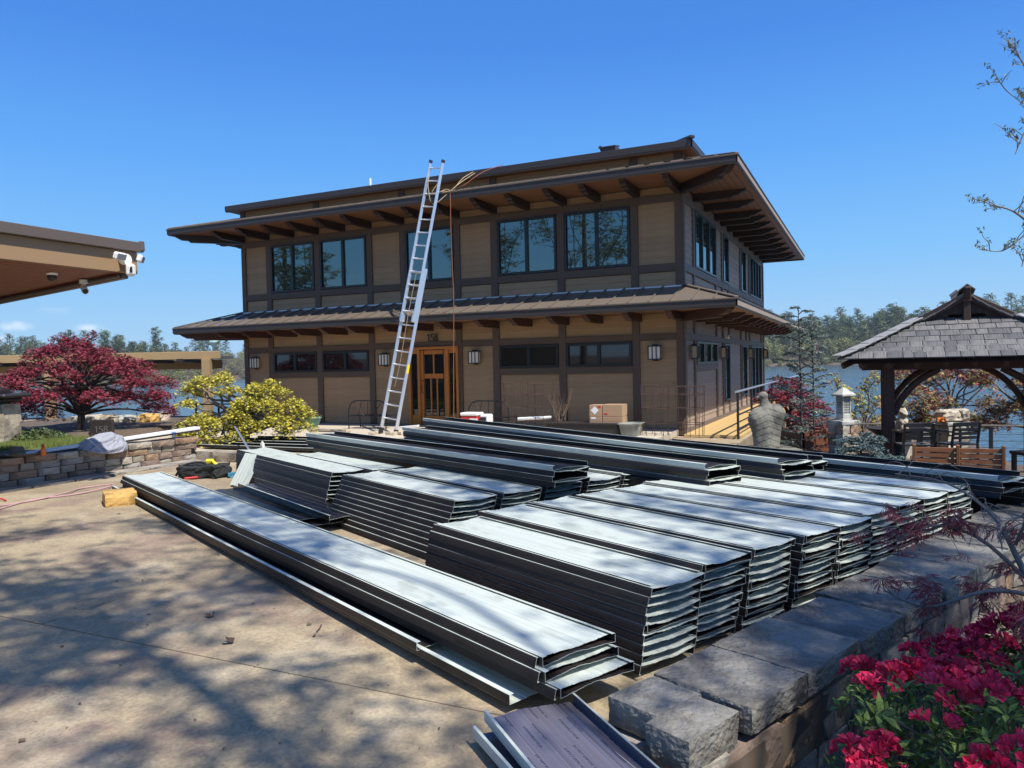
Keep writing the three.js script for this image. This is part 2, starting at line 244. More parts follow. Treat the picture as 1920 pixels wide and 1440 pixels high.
// the concrete drive, cut into slabs by its joints
const wallS = (t) => 2.085 + .098 * (t - 2.3);
{
  const drive = new THREE.Group(); drive.name = 'driveway'; scene.add(drive); structure(drive); drive.userData.label = 'stained tan concrete drive with sawn joints under the metal sheets';
  const poly = [st(1.72, 1.2), st(wallS(2.1), 2.1), st(wallS(6), 6), st(wallS(9.9), 9.9), st(5.2, 10.6), V(-2.35, 0, -12.6), V(-2.35, 0, -31.5), V(-18.5, 0, -31.5), V(-18.5, 0, -18.3), V(-60, 0, -18.3), V(-60, 0, 30), V(14, 0, 30), V(6, 0, 2)].map((v) => [v.x, v.z]);
  const clip = (p, ax, lim, s) => { const o = []; for (let i = 0; i < p.length; i++) { const a = p[i], b = p[(i + 1) % p.length], da = (a[ax] - lim) * s, db = (b[ax] - lim) * s; if (da <= 0) o.push(a); if (da < 0 !== db < 0) { const t = da / (da - db); o.push([lerp(a[0], b[0], t), lerp(a[1], b[1], t)]); } } return o; };
  const xs = [-60, -31, -24.5, -17.95, -11.45, -4.97, 1.5, 8, 14], zs = [-31.5, -22.6, -16.15, -9.65, -3.16, 3.3, 9.8, 30];
  for (let i = 0; i < xs.length - 1; i++) for (let j = 0; j < zs.length - 1; j++) {
    let q = poly; const e = .006; q = clip(q, 0, xs[i] + e, -1); q = clip(q, 0, xs[i + 1] - e, 1); q = clip(q, 1, zs[j] + e, -1); q = clip(q, 1, zs[j + 1] - e, 1);
    if (q.length < 3) continue;
    const g = new THREE.ExtrudeGeometry(new THREE.Shape(q.map(([x, z]) => new THREE.Vector2(x, -z))), { depth: .5, bevelEnabled: true, bevelThickness: .004, bevelSize: .004, bevelOffset: -.004, bevelSegments: 1 }).rotateX(-PI / 2).translate(0, -.504, 0);
    structure(P(drive, 'concrete_slab', uvm(g), m.concrete));
  }
  structure(P(scene, 'patio', G([box(7.2, .15, 6.1, .012), TM(-11.6, .079, -13.36)], [box(4.2, .15, 3.05, .012), TM(-5.88, .079, -14.9)]), m.paleConcrete));
  structure(P(scene, 'walkway', G([box(1.18, .06, 15.5, .005), TM(-3.03, .034, -24.0)]), m.paleConcrete)).material = M([.62, .42, .17], .7, { map: grainTx });
}
// planted ground behind the low wall, right of it and along the shore
{
  const patch = (name, w, d, x0, z0, mat) => { const g = new THREE.PlaneGeometry(w, d, 60, 60).rotateX(-PI / 2).translate(x0, 0, z0), p = g.attributes.position;
    for (let i = 0; i < p.count; i++) { const x = p.getX(i), z = p.getZ(i); p.setY(i, .3 + .12 * (n3(x + 40, z + 40, 1, 9) - .5) - .6 * sm(-16.4, -17.9, z) - .6 * sm(-22, -24.4, x) - (z < -10.11 ? .32 * sm(-15.65, -15.25, x) : x > -15.3 ? .32 * sm(-9.8, -10.08, z) : 0)); }
    g.computeVertexNormals(); structure(P(scene, name, uvm(g), mat)); };
  patch('lawn', 11.3, 7, -18.85, -6.6, m.grass); patch('mulch_bed', 9.3, 7.9, -19.85, -14.05, m.soil); patch('mulch_bed', 1.55, 5.4, -12.4, -7.4, m.soil);
  const s2 = new THREE.PlaneGeometry(7, 12, 40, 50).rotateX(-PI / 2), q = s2.attributes.position;
  for (let i = 0; i < q.count; i++) q.setY(i, .12 * (n3(q.getX(i) * 1.5 + 40, q.getZ(i) * 1.5 + 40, 2, 9) - .5));
  s2.computeVertexNormals(); const c = st(-1.9, 5.6, -.42); s2.applyMatrix4(TM(c.x, c.y, c.z, SA)); structure(P(scene, 'garden_soil', uvm(s2), m.soil));
}

// ---------- the house ----------
const house = T('lake_house', 'brown two storey house with deep bracketed eaves and clapboard panels by the lake', 'house', [HX, 0, HZ]);
const boardGeos = new Map();
function boardGeo(len, h) { const k = len.toFixed(3) + h.toFixed(3); if (!boardGeos.has(k)) boardGeos.set(k, prism([[0, 0], [0, .022], [.006, .024], [h, .009], [h, 0]], len)); return boardGeos.get(k); }
const FACES = [[V(0, 0, 0), 0, HW], [V(HW, 0, 0), PI / 2, HD], [V(HW, 0, -HD), PI, HW], [V(0, 0, -HD), -PI / 2, HD]];
function faceMtx(k, x, y, z) { const [o, a] = FACES[k]; return TM(o.x, o.y, o.z, a).multiply(TM(x, y, z)); }
const walls = FACES.map(([o, a, L], k) => P(house, 'wall', G([box(L - .36, 6.1, .3), TM(L / 2, 3.05, -.18)]), m.core, TM(o.x, o.y, o.z, a)));
function boards(k, x0, x1, y0, y1) { for (let y = y0; y < y1 - .03; y += .15) { const h = Math.min(.157, y1 - y); P(walls[k], 'siding_board', boardGeo(x1 - x0, h), pick(k === 1 ? SIDE_SIDINGS : SIDINGS), TM(x0, y, -.03)); } }
function trimV(k, x0, x1, y0, y1) { P(walls[k], 'trim_board', swapUv(box(x1 - x0, y1 - y0, .06, .004).clone()), k === 1 ? m.sideTrim : m.trim, TM((x0 + x1) / 2, (y0 + y1) / 2, 0)); }
function trimH(k, x0, x1, y0, y1, d = .056) { P(walls[k], 'trim_board', box(x1 - x0, y1 - y0, d, .004), k === 1 ? m.sideTrim : m.trim, TM((x0 + x1) / 2, (y0 + y1) / 2, -.03 + d / 2)); }
function window_(k, x0, x1, y0, y1, n, label) {
  const g = new THREE.Group(); g.name = 'window'; faceMtx(k, (x0 + x1) / 2, (y0 + y1) / 2, 0).decompose(g.position, g.quaternion, g.scale); house.add(g); if (label) g.userData.label = label;
  const w = x1 - x0, h = y1 - y0, f = .055, pw = w / n, b = new B();
  b.add(box(w, f, .07, .004), TM(0, h / 2 - f / 2, .012)); b.add(box(w, f, .07, .004), TM(0, -h / 2 + f / 2, .012));
  for (const s of [-1, 1]) b.add(box(f, h - 2 * f, .07, .004), TM(s * (w / 2 - f / 2), 0, .012));
  P(g, 'frame', b.geo(), m.winFrame);
  for (let i = 0; i < n; i++) {
    const x = -w / 2 + pw * (i + .5), pl = i ? 0 : f, pr = i === n - 1 ? f : 0;
    if (i) P(g, 'mullion', box(.075, h - 2 * f, .062, .004), m.winFrame, TM(-w / 2 + pw * i, 0, .012));
    P(g, 'pane', box(pw - pl - pr - .04, h - 2 * f, .012), y1 < 2.2 && k === 0 ? m.darkGlass : m.glass, TM(x + (pl - pr) / 2, 0, -.012, rr(-.004, .004), rr(-.003, .003)));
  }
}
const FX = [[0, .15], [.91, 1.08], [2.62, 2.8], [4.34, 4.51], [5.37, 5.54], [6.96, 7.13], [7.98, 8.16], [9.7, 9.88], [11.46, 11.63], [12.45, 12.6]];
const SX = [[.03, .15], [1.0, 1.15], [3.75, 3.9], [4.7, 4.85], [5.7, 5.85], [7.9, 8.05], [9.0, 9.15], [9.8, 9.95], [12.7, 12.85], [13.45, 13.58]];
// upper storey
for (const [k, X, glazed] of [[0, FX, { 1: 2, 2: 2, 4: 2, 6: 2, 7: 2 }], [1, SX, { 1: 3, 3: 1, 5: 1, 7: 4 }]]) {
  for (const [a, b] of X) trimV(k, a, b, 3.28, 5.1);
  for (let i = 0; i < X.length - 1; i++) {
    const a = X[i][1], b = X[i + 1][0];
    boards(k, a, b, 3.28, 3.6); trimH(k, a, b, 3.6, 3.77);
    if (glazed[i]) window_(k, a + .01, b - .01, 3.775, 5.095, glazed[i]); else boards(k, a, b, 3.77, 5.1);
  }
  const L = k ? HD : HW; trimH(k, 0.03, L - .03, 5.1, 5.27); boards(k, .03, L - .03, 5.27, 5.45);
  boards(k, .03, L - .03, 5.9, 6.14);
  for (const [a, b] of X.filter((_, i) => i % 2 === 0 || i === 9)) trimV(k, a, b, 5.9, 6.14);
  P(walls[k], 'flashing', box(L - .04, .05, .09, .01), m.flash, TM(L / 2, 3.26, .02));
}
// lower storey
for (const [k, X] of [[0, FX], [1, SX]]) {
  const L = k ? HD : HW;
  X.forEach(([a, b], i) => { if (!(k === 0 && i === 4)) trimV(k, a, b, .16, 2.69); });
  trimH(k, .03, L - .03, 0.02, .16, .05);
  for (let i = 0; i < X.length - 1; i++) {
    let a = X[i][1], b = X[i + 1][0];
    if (k === 0 && i === 3) { boards(k, a, 5.56, .16, 2.12); b = X[5][0]; }
    if (k === 0 && i === 4) continue;
    boards(k, a, b, 2.25, 2.69); trimH(k, a, b, 2.1, 2.25);
    const y0 = .16, n = k === 0 ? ({ 1: 2, 2: 2, 6: 2, 7: 2 })[i] : ({ 1: 3 })[i];
    if (k === 0 && i === 3) continue;
    if (n) { window_(k, a + .01, b - .01, 1.555, 2.09, n); trimH(k, a, b, 1.4, 1.55); boards(k, a, b, y0, 1.4); }
    else if (k === 1 && (i === 3 || i === 5)) { window_(k, a + .01, b - .01, .5, 2.09, 1); boards(k, a, b, y0, .49); }
    else if (k === 1 && i === 7) window_(k, a + .01, b - .01, .17, 2.09, 3, 'glazed patio doors in the side wall');
    else boards(k, a, b, y0, 2.1);
  }
}
for (const k of [2, 3]) P(house, 'wall_cladding', G([box((k === 2 ? HW : HD) - .02, 6.1, .02), TM(0, 0, 0)]), m.siding, faceMtx(k, (k === 2 ? HW : HD) / 2, 3.07, -.008));
// entrance
{
  const d = new THREE.Group(); d.name = 'door'; d.position.set(6.3, .15, 0); house.add(d);
  const fr = new B(), z = .02;
  fr.add(box(1.46, .07, .1, .005), TM(0, 1.945, z)); for (const x of [-.7, -.42, .42, .7]) fr.add(box(.07, 1.91, .1, .005), TM(x, .955, z));
  P(d, 'door_frame', fr.geo(), m.door);
  const lf = new B(), W2 = .77;
  for (const x of [-.345, .345]) lf.add(box(.085, 1.88, .05, .004), TM(x, .95, -.005));
  for (const [y, h] of [[.12, .22], [1.24, .12], [1.84, .1]]) lf.add(box(.55, h, .05, .004), TM(0, y, -.005));
  lf.add(box(.035, .49, .04, .003), TM(0, 1.545, 0)); for (const x of [-.09, .09]) lf.add(box(.035, .95, .04, .003), TM(x, .705, 0));
  P(d, 'door_leaf', swapUv(lf.geo()), m.door);
  for (const [x, y, w, h] of [[-.145, 1.545, .25, .49], [.145, 1.545, .25, .49], [-.19, .705, .16, .95], [0, .705, .14, .95], [.19, .705, .16, .95]]) P(d, 'pane', box(w, h, .01), m.darkGlass, TM(x, y, -.012));
  for (const x of [-.56, .56]) { P(d, 'side_light', box(.21, 1.6, .01), m.darkGlass, TM(x, 1.06, -.01)); P(d, 'side_light_rail', G([box(.21, .1, .06, .004), TM(x, 1.86, 0)], [box(.21, .25, .06, .004), TM(x, .13, 0)]), m.door); }
  P(d, 'handle', G([tube([V(-.33, .82, .03), V(-.33, .84, .08), V(-.33, 1.0, .08), V(-.33, 1.02, .03)], .012)], [new THREE.CylinderGeometry(.025, .025, .03, 12).rotateX(PI / 2), TM(-.33, 1.12, .03)]), m.black);
}
const font = await new FontLoader().loadAsync('fonts/droid/droid_sans_regular.typeface.json');
[...'158'].forEach((c, i) => { const g = new TextGeometry(c, { font, size: .19, depth: .02, curveSegments: 6 }); g.scale(.82, 1, 1); P(house, 'house_number', uvm(g), m.black, TM(6.11 + [0, .11, .225][i], 2.262, .006)); });
// soffits, beams, roofs
function roof(yE, yW, o, fas, beamMat, zs) {
  const ySof = yE - .135;
  for (let k = 0; k < 4; k++) {
    const L = FACES[k][2], top = (x) => (x < 0 ? -x : x > L ? x - L : 0), yz = (z) => lerp(yW, yE, z / o);
    const n = Math.round((L + 2 * o) / .43), w = (L + 2 * o) / n;
    for (let i = 0; i < n; i++) {
      const xa = -o + i * w, xb = xa + w, xs = [xa, ...[0, L].filter((x) => x > xa + 1e-4 && x < xb - 1e-4), xb], t = [], e = .015, lift = rr(0, .006);
      for (let j = 0; j < xs.length - 1; j++) {
        const a = xs[j], b = xs[j + 1], za = Math.min(top(a), o - .01), zb = Math.min(top(b), o - .01), A = [a, yz(za) + lift, za], Bq = [b, yz(zb) + lift, zb], Cq = [b, yE + lift, o], D = [a, yE + lift, o], dn = (p) => [p[0], p[1] - e, p[2]];
        t.push(...D, ...Cq, ...Bq, ...D, ...Bq, ...A, ...dn(D), ...dn(Cq), ...Cq, ...dn(D), ...Cq, ...D);
      }
      const b = new B().add(rawTri(t)), zt = Math.min(top(xb), o - .02);
      if (i < n - 1) b.add(bar(V(xb, yz(zt) + .018, zt), V(xb, yE + .018, o + .012), .022, .04));
      P(house, 'roof_pan', b.geo(), m.roof, faceMtx(k, 0, 0, 0));
    }
    P(house, 'fascia', G([box(L + 2 * o + .04, .125, .04, .006), TM(L / 2, yE - .075, o)]), k % 2 ? m.tanFascia : m.fascia, faceMtx(k, 0, 0, 0));
    P(house, 'eave_strip', G([box(L + 2 * o, .03, .03, .004), TM(L / 2, yE - .15, o - .012)], [box(L + 2 * o + .06, .035, .05, .006), TM(L / 2, yE - .002, o + .012)]), k % 2 ? m.fascia : m.tanFascia, faceMtx(k, 0, 0, 0)).material = k % 2 ? m.fascia : M([.11, .085, .065], .6);
    if (k !== 2) {
      const nb = 9, bw = (o - .05) / nb;
      for (let i = 0; i < nb; i++) { const z = .01 + bw * (i + .5), len = L + 2 * z; P(house, 'soffit_board', box(len, .014, bw - .012, .003), m.soffit, faceMtx(k, L / 2, ySof + .008, z)); }
      P(house, 'soffit_backing', G([box(L + 2 * o - .1, .01, o - .03), TM(L / 2, ySof + .024, o / 2)]), m.core, faceMtx(k, 0, 0, 0));
    }
    const shape = [[ySof - .175, -.0], [ySof - .175, o * .63], [ySof - .135, o * .66], [ySof - .12, o * .75], [ySof - .085, o * .775], [ySof - .045, o * .85], [ySof, o * .86], [ySof, 0]], g = prism(shape, .13);
    if (k !== 2) for (const x of zs[k % 2]) P(house, 'eave_beam', g, beamMat, faceMtx(k, x - .065, 0, 0));
  }
  for (const [x, z, a] of [[HW, 0, PI / 4], [0, 0, -PI / 4]]) {
    const l = o * 1.414, s = [[ySof - .2, -.02], [ySof - .2, l * .7], [ySof - .15, l * .73], [ySof - .14, l * .82], [ySof - .06, l * .9], [ySof - .005, l * .92], [ySof - .005, -.02]];
    P(house, 'hip_beam', prism(s, .15).clone().translate(-.075, 0, 0), beamMat, TM(x, 0, z, a));
    P(house, 'ridge_cap', bar(V(0, yW + .03, 0), V(a > 0 ? o : -o, yE + .03, o), .1, .03, .008), m.roof, TM(x, 0, z));
  }
}
const fx = [.98, 1.87, 2.72, 3.6, 4.45, 5.45, 6.25, 7.08, 8.1, 8.97, 9.9, 10.72, 11.62, 12.53], sx = [1.17, 2.45, 3.86, 4.72, 5.75, 6.87, 7.92, 8.98, 10.1, 11.3, 12.66, 13.5];
roof(5.5766, 5.945, 1.3597, 0, m.rafter, [[.08, ...fx], sx]);
roof(2.8325, 3.27, 1.3148, 0, m.lowRafter, [[.08, ...fx], sx]);
{ // top roof
  const o = .28, b = new B(), t = [], y = 6.3, pk = 7.25, c = [[-o, o], [HW + o, o], [HW + o, -HD - o], [-o, -HD - o]], r0 = [HW / 2 - .5, -HD / 2], q = (p) => [p[0], y, p[1]];
  for (let i = 0; i < 4; i++) t.push(...q(c[i]), ...q(c[(i + 1) % 4]), r0[0], pk, r0[1]);
  P(house, 'roof_top', b.add(rawTri(t)).geo(), m.roof);
  P(house, 'soffit', G([box(HW + 2 * o - .06, .02, HD + 2 * o - .06), TM(HW / 2, 6.15, -HD / 2)]), m.soffit);
  for (const [k, L] of [[0, HW], [1, HD], [2, HW], [3, HD]]) { P(house, 'fascia', G([box(L + 2 * o + .04, .15, .04, .006), TM(L / 2, 6.225, o)]), m.fascia, faceMtx(k, 0, 0, 0)); if (k < 2) P(house, 'eave_strip', box(L + 2 * o, .03, .03, .004), M([.11, .085, .065], .6), faceMtx(k, L / 2, 6.135, o - .012)); }
  P(house, 'ridge_cap', bar(V(HW + o + .03, 6.34, o + .03), V(HW - 1.5, 6.5, -1.5), .12, .06, .01), m.fascia);
  P(house, 'vent_pipe', new THREE.CylinderGeometry(.035, .035, .6, 12), m.white, TM(2.37, 7.16, -3));
  P(house, 'roof_vent', G([box(.42, .5, .35, .02), TM(0, 0, 0)], [box(.5, .04, .42, .01), TM(-.05, .27, 0, 0, .2)], [box(.05, .2, .3), TM(-.24, .2, 0, 0, 0, .3)]), m.fascia, TM(9.77, 7.36, -4));
}
// lanterns on the walls
function lantern(k, x, label, mat) {
  const g = T('wall_lantern', label, 'wall lamp'); faceMtx(k, x, 1.83, .03).decompose(g.position, g.quaternion, g.scale); g.position.add(house.position);
  P(g, 'shade', G([box(.25, .27, .11, .008), TM(0, 0, .075)]), mat);
  P(g, 'frame', G([box(.29, .022, .15, .003), TM(0, .147, .075)], [box(.29, .016, .14, .003), TM(0, -.14, .075)], [box(.02, .3, .015), TM(-.045, 0, .14)], [box(.02, .3, .015), TM(.045, 0, .14)], [box(.016, .28, .016), TM(-.138, 0, .135)], [box(.016, .28, .016), TM(.138, 0, .135)]), m.black);
  P(g, 'cap', box(.12, .03, .1, .005), m.black, TM(0, .172, .065)); P(g, 'wall_plate', box(.13, .36, .02, .004), m.black, TM(0, 0, .008));
}
lantern(0, .45, 'white wall lamp on the left end of the house front by the yellow tree', m.lampGlass);
lantern(0, 4.87, 'white wall lamp between the wide windows and the ladder', m.lampGlass);
lantern(0, 7.52, 'white wall lamp just right of the wooden door and the orange rope', m.lampGlass);
lantern(0, 11.99, 'white wall lamp on the house front next to its right corner', m.lampGlass);
lantern(1, .68, 'amber wall lamp on the side wall nearest the front corner', m.sideLamp);
lantern(1, 4.4, 'amber wall lamp on the side wall between slim and triple windows', m.sideLamp);
lantern(1, 9.5, 'amber wall lamp left of the patio doors on the side wall', m.sideLamp);
lantern(1, 13.4, 'amber wall lamp at the far back corner of the side wall', m.sideLamp);
{ const g = T('security_camera', 'small white camera high on the brown side wall under the eave', 'camera'); faceMtx(1, 4.9, 2.28, .03).decompose(g.position, g.quaternion, g.scale); g.position.add(house.position); P(g, 'mount', box(.1, .1, .05, .01), m.white, TM(0, 0, .03)); P(g, 'camera_head', new THREE.SphereGeometry(.06, 14, 10), m.white, TM(0, -.01, .1)); P(g, 'lens', new THREE.CylinderGeometry(.028, .028, .02, 12).rotateX(PI / 2), m.black, TM(-.02, -.02, .155)); }
// ladder and ropes
{
  const foot = V(6.56, .2, 2.45), eave = V(7.23, 5.48, 1.46), d = eave.clone().sub(foot).normalize(), tip = foot.clone().addScaledVector(d, eave.distanceTo(foot) + .82);
  const lad = T('extension_ladder', 'long aluminium extension ladder leaning on the upper eave above the entrance', 'ladder', [HX, 0, HZ]);
  const X = V(1, 0, 0).addScaledVector(d, -d.x).normalize(), nrm = X.clone().cross(d).normalize();
  const at = (l, x, n) => foot.clone().addScaledVector(d, l).addScaledVector(X, x).addScaledVector(nrm, n), L = tip.distanceTo(foot);
  for (const s of [-1, 1]) {
    P(lad, 'side_rail', G([bar(at(0.03, s * .2, 0), at(3.75, s * .2, 0), .028, .075, .004)]), m.alum);
    P(lad, 'fly_rail', G([bar(at(2.55, s * .168, .06), at(L, s * .168, .06), .026, .07, .004)]), m.alum);
    P(lad, 'foot', G([bar(at(-.05, s * .2, 0), at(.08, s * .2, 0), .05, .1, .01)]), m.black);
    P(lad, 'end_cap', G([bar(at(L - .02, s * .168, .06), at(L + .06, s * .168, .06), .04, .085, .01)]), m.black);
    P(lad, 'rung_lock', G([bar(at(2.5, s * .16, .04), at(2.68, s * .16, .04), .06, .12, .01)]), m.alum);
  }
  for (let l = .3; l < 3.7; l += .305) P(lad, 'rung', tube([at(l, -.2, 0), at(l, .2, 0)], .017, 8), m.alum);
  for (let l = 2.74; l < L - .1; l += .305) P(lad, 'rung', tube([at(l, -.168, .06), at(l, .168, .06)], .017, 8), m.alum);
  P(lad, 'warning_label', G([bar(at(1.35, .216, .0), at(1.55, .216, .0), .002, .05)]), m.yellow);
  P(lad, 'pull_rope', G(tube([at(3.6, .03, .1), at(2.6, .02, .1), at(1.5, .04, .1), at(1.0, .0, .08)], .006, 5)), m.tanRope);
  const tr = T('tan_rope', 'tan rope looped round the top of the ladder on the eave', 'rope', [HX, 0, HZ]), u = at(L - .45, .17, .06), w = at(L - .3, -.17, .06);
  P(tr, 'loop', G(tube([w, at(L - .7, -.05, .1), at(L - 1.0, .12, .08), V(7.62, 5.58, 1.35), V(7.74, 5.75, 1.2), V(7.8, 6.2, .4)], .01, 6), tube([u, at(L - .75, .05, .1), V(7.5, 5.62, 1.38), V(7.66, 5.62, 1.33), V(7.68, 6.0, .8), V(7.7, 6.26, .3)], .01, 6), tube([V(7.42, 5.6, 1.4), V(7.55, 5.66, 1.34), V(7.66, 5.6, 1.38), V(7.52, 5.58, 1.42), V(7.4, 5.62, 1.38)], .011, 6)), m.tanRope);
  const or = T('orange_rope', 'thin orange rope hanging from the upper eave past the front door', 'rope', [HX, 0, HZ]);
  P(or, 'rope', G(tube([V(8.5, 6.33, .3), V(8.25, 6.05, .9), V(7.95, 5.72, 1.25), V(7.7, 5.58, 1.38), V(7.69, 5.3, 1.41), V(7.69, 4.2, 1.41), V(7.72, 3.2, 1.42), V(7.7, 2.4, 1.42), V(7.68, 1.5, 1.43), V(7.66, .3, 1.44)], .008, 6)), m.orangeRope);
}
// ---------- roofing sheets ----------
const sheetGeos = new Map();
function sheetGeo(len, W, seed, up, lipW) {                                            // legs down, bare side up (turned over when up)
  const key = [len, W, seed, up, lipW].join(); if (sheetGeos.has(key)) return sheetGeos.get(key);
  const q = rngOf(seed * 77 + 5), leg = .046, e = .0022, lip = lipW || (up ? .026 : .013), ln = up ? 0 : -.014, prof = [[-W / 2 + lip + ln, -leg - (up ? .003 : 0), 0], [-W / 2 + ln, -leg, 0], [-W / 2, -.001, 0]], ribs = [-.3, -.1, .1, .3];
  const rp = [q() * 6, q() * 6, q() * 6], rip = (t) => .00055 * sin(t * 62 + rp[0]) + .0004 * sin(t * 103 + rp[1]) + .0005 * sin(t * 37 + rp[2]), ts = []; for (let i = 0; i <= 36; i++) ts.push(-.5 + i / 36); for (const r of ribs) ts.push(r - .012, r, r + .012);
  for (const t of [...new Set(ts)].sort((a, b) => a - b)) prof.push([t * W * .998, (ribs.includes(t) ? .0022 : 0) + rip(t) * Math.min(1, (.5 - Math.abs(t)) * 12), 1]);
  prof.push([W / 2, -.001, 0], [W / 2 + ln, -leg, 0], [W / 2 - lip + ln, -leg - (up ? .003 : 0), 0]);
  const ph = [q() * 6, q() * 6, q() * 6], sag = .005 + .012 * q(), amp = .001 + .0028 * q(), fq = [7 + 6 * q(), 15 + 8 * q()];
  const ss = [0, .02, .06, .12, .2, .32]; { const n = Math.max(3, Math.round((len - .64) / .45)); for (let i = 1; i < n; i++) ss.push(.32 + (len - .64) * i / n); } for (const x of [.32, .2, .12, .06, .02, 0]) ss.push(len - x);
  const dy = (s, t) => { const d = Math.min(s, len - s), k = Math.exp(-d / .22), u = t / W; return -(1 - 4 * u * u) * (sag * (.35 + .65 * k) + .002 * sin(s * 3.1 + ph[0])) + (1 - 4 * u * u) * k * amp * (sin(u * fq[0] + ph[1]) + .6 * sin(u * fq[1] + ph[2])); };
  const normals = prof.map((_, i) => { const a = prof[Math.max(0, i - 1)], b = prof[Math.min(prof.length - 1, i + 1)]; const x = -(b[1] - a[1]), y = b[0] - a[0], l = Math.hypot(x, y) || 1; return [x / l, y / l]; });
  const vs = []; let acc = 0; prof.forEach((p, i) => { if (i) acc += Math.hypot(p[0] - prof[i - 1][0], p[1] - prof[i - 1][1]); vs.push(acc); });
  const pos = [], uv = [], idx = [[], [], []], n = prof.length, off = ss.length * n;
  for (let side = 0; side < 2; side++) for (const s of ss) prof.forEach((p, i) => { const o = side ? -e : 0, y = p[1] + (p[2] ? dy(s, p[0]) : 0); pos.push(s, y + normals[i][1] * o, p[0] + normals[i][0] * o); uv.push(side ? s + seed * .17 : -s - seed * .17, vs[i]); });
  const legAt = (i) => i === 1 || i === n - 3 ? 1 : 0, pan = (i) => i >= 2 && i < n - 3;
  const f = (k, a, b, c, d) => idx[k].push(a, b, c, a, c, d);
  for (let j = 0; j < ss.length - 1; j++) for (let i = 0; i < n - 1; i++) { const a = j * n + i, b = a + n, c = b + 1, d = a + 1; f(legAt(i), a, d, c, b); f(pan(i) || legAt(i) ? 2 : 0, off + a, off + b, off + c, off + d); }
  for (const j of [0, ss.length - 1]) for (let i = 0; i < n - 1; i++) { const a = j * n + i; j ? f(0, a, a + 1, off + a + 1, off + a) : f(0, a, off + a, off + a + 1, a + 1); }
  for (let j = 0; j < ss.length - 1; j++) for (const i of [0, n - 1]) { const a = j * n + i; i ? f(1, a, a + n, off + a + n, off + a) : f(1, a, off + a, off + a + n, a + n); }
  if (up) for (let i = 0; i < pos.length; i += 3) { pos[i + 1] *= -1; pos[i + 2] *= -1; }
  const g0 = new THREE.BufferGeometry(); g0.setAttribute('position', new THREE.Float32BufferAttribute(pos, 3)); g0.setAttribute('uv', new THREE.Float32BufferAttribute(uv, 2)); g0.setIndex([...idx[0], ...idx[1], ...idx[2]]);
  const g = g0.toNonIndexed(); g.computeVertexNormals(); g.addGroup(0, idx[0].length, 0); g.addGroup(idx[0].length, idx[1].length, 1); g.addGroup(idx[0].length + idx[1].length, idx[2].length, 2);
  sheetGeos.set(key, g); return g;
}
const SHEET = [m.primer, m.film, m.film];
function sheet(s, t, y, len, W, seed, up, label, group, turn = 0, mats = SHEET, lipW) {   // s, t: near end and middle; y: the pan
  const o = P(scene, 'metal_sheet', sheetGeo(len, W, seed, up, lipW), mats, TM(...st(s, t, y).toArray(), SA + turn));
  tag(o, label, 'roofing sheet', group); o.userData.kind = 'thing'; return o;
}
const ORD = ['first', 'second', 'third', 'fourth', 'fifth', 'sixth', 'seventh', 'eighth', 'ninth', 'tenth', 'eleventh'];
// nine front stacks whose ends stand along the stone wall
[[2.7, 2.98, .462], [2.7, 3.42, .5], [2.73, 3.945, .5], [2.7, 4.45, .5], [2.72, 4.9, .5], [2.77, 5.385, .5], [2.79, 5.85, .5], [2.8, 6.32, .5], [2.8, 6.78, .5]].forEach(([s, t, top], k) => {
  const n = k ? 10 : 9, W = k === 1 ? .452 : .435, pitch = .0478; let ds = 0, dt = 0;
  for (let i = 0; i < n; i++) {
    const y = top - i * pitch; ds += rr(-.012, .012) - (i ? .001 : 0); dt += rr(-.006, .005) - .0135; const S = s + ds + rr(-.008, .008), Tm = t + W / 2 + dt;
    const where = `${ORD[k]} front stack from the near wall end`;
    sheet(S, Tm, y, 2.18, W, 1 + ((i * 3 + k * 5) % 7), false, i ? `${ORD[i]} pale backed sheet from the top, ${where}` : `pale top sheet of the ${where}`, 'sheets of the front stacks', rr(-.004, .004));
    if (k < 7 || i < 5) sheet(S + (R() < .6 ? rr(-.016, .008) : rr(.02, .055)), Tm + rr(-.004, .004), y - .0445 + .004, 2.12, W - .02, 11 + ((i + k) % 4), true, `filmed sheet nested under the ${ORD[i]} sheet, ${where}`, 'nested sheets of the front stacks');
  }
});
// six stacks behind them
[[5.38, 3.53, .5, 10], [5.4, 4.05, .5, 4], [5.4, 4.56, .5, 4], [5.38, 5.08, .5, 4], [5.4, 5.6, .5, 4], [5.2, 6.12, .5, 5]].forEach(([s, t, top, n], k) => {
  let ds = 0, dt = 0;
  for (let i = 0; i < n; i++) { ds += rr(-.01, .01); dt += rr(-.004, .004) - (k ? .014 : .021); const w = `${ORD[k]} middle stack from the longest sheets`; sheet(s + ds, t + .225 + dt, top - i * .049, 2.2, .445, 1 + ((i * 2 + k * 3) % 7), false, i ? `${ORD[i]} sheet from the top, ${w}` : `pale top sheet of the ${w}`, 'sheets of the middle stacks'); if (i < 4) sheet(s + ds + rr(.01, .06), t + .225 + dt, top - i * .049 - .04, 2.1, .425, 11 + (i % 4), true, `filmed sheet nested under the ${ORD[i]} sheet, ${w}`, 'nested sheets of the middle stacks'); }
  if (n < 10) { const lo = P(scene, 'metal_sheet_pile', G([box(2.2, .49 - n * .049, .44, .004), TM(1.1, (.49 - n * .049) / 2, .225)]), m.bronze, TM(...st(s + .01, t - .09, .0).toArray(), SA)); tag(lo, `dark lower part of the ${ORD[k]} middle stack, hidden behind the front stacks`, 'roofing sheet', null, 'stuff'); }
});
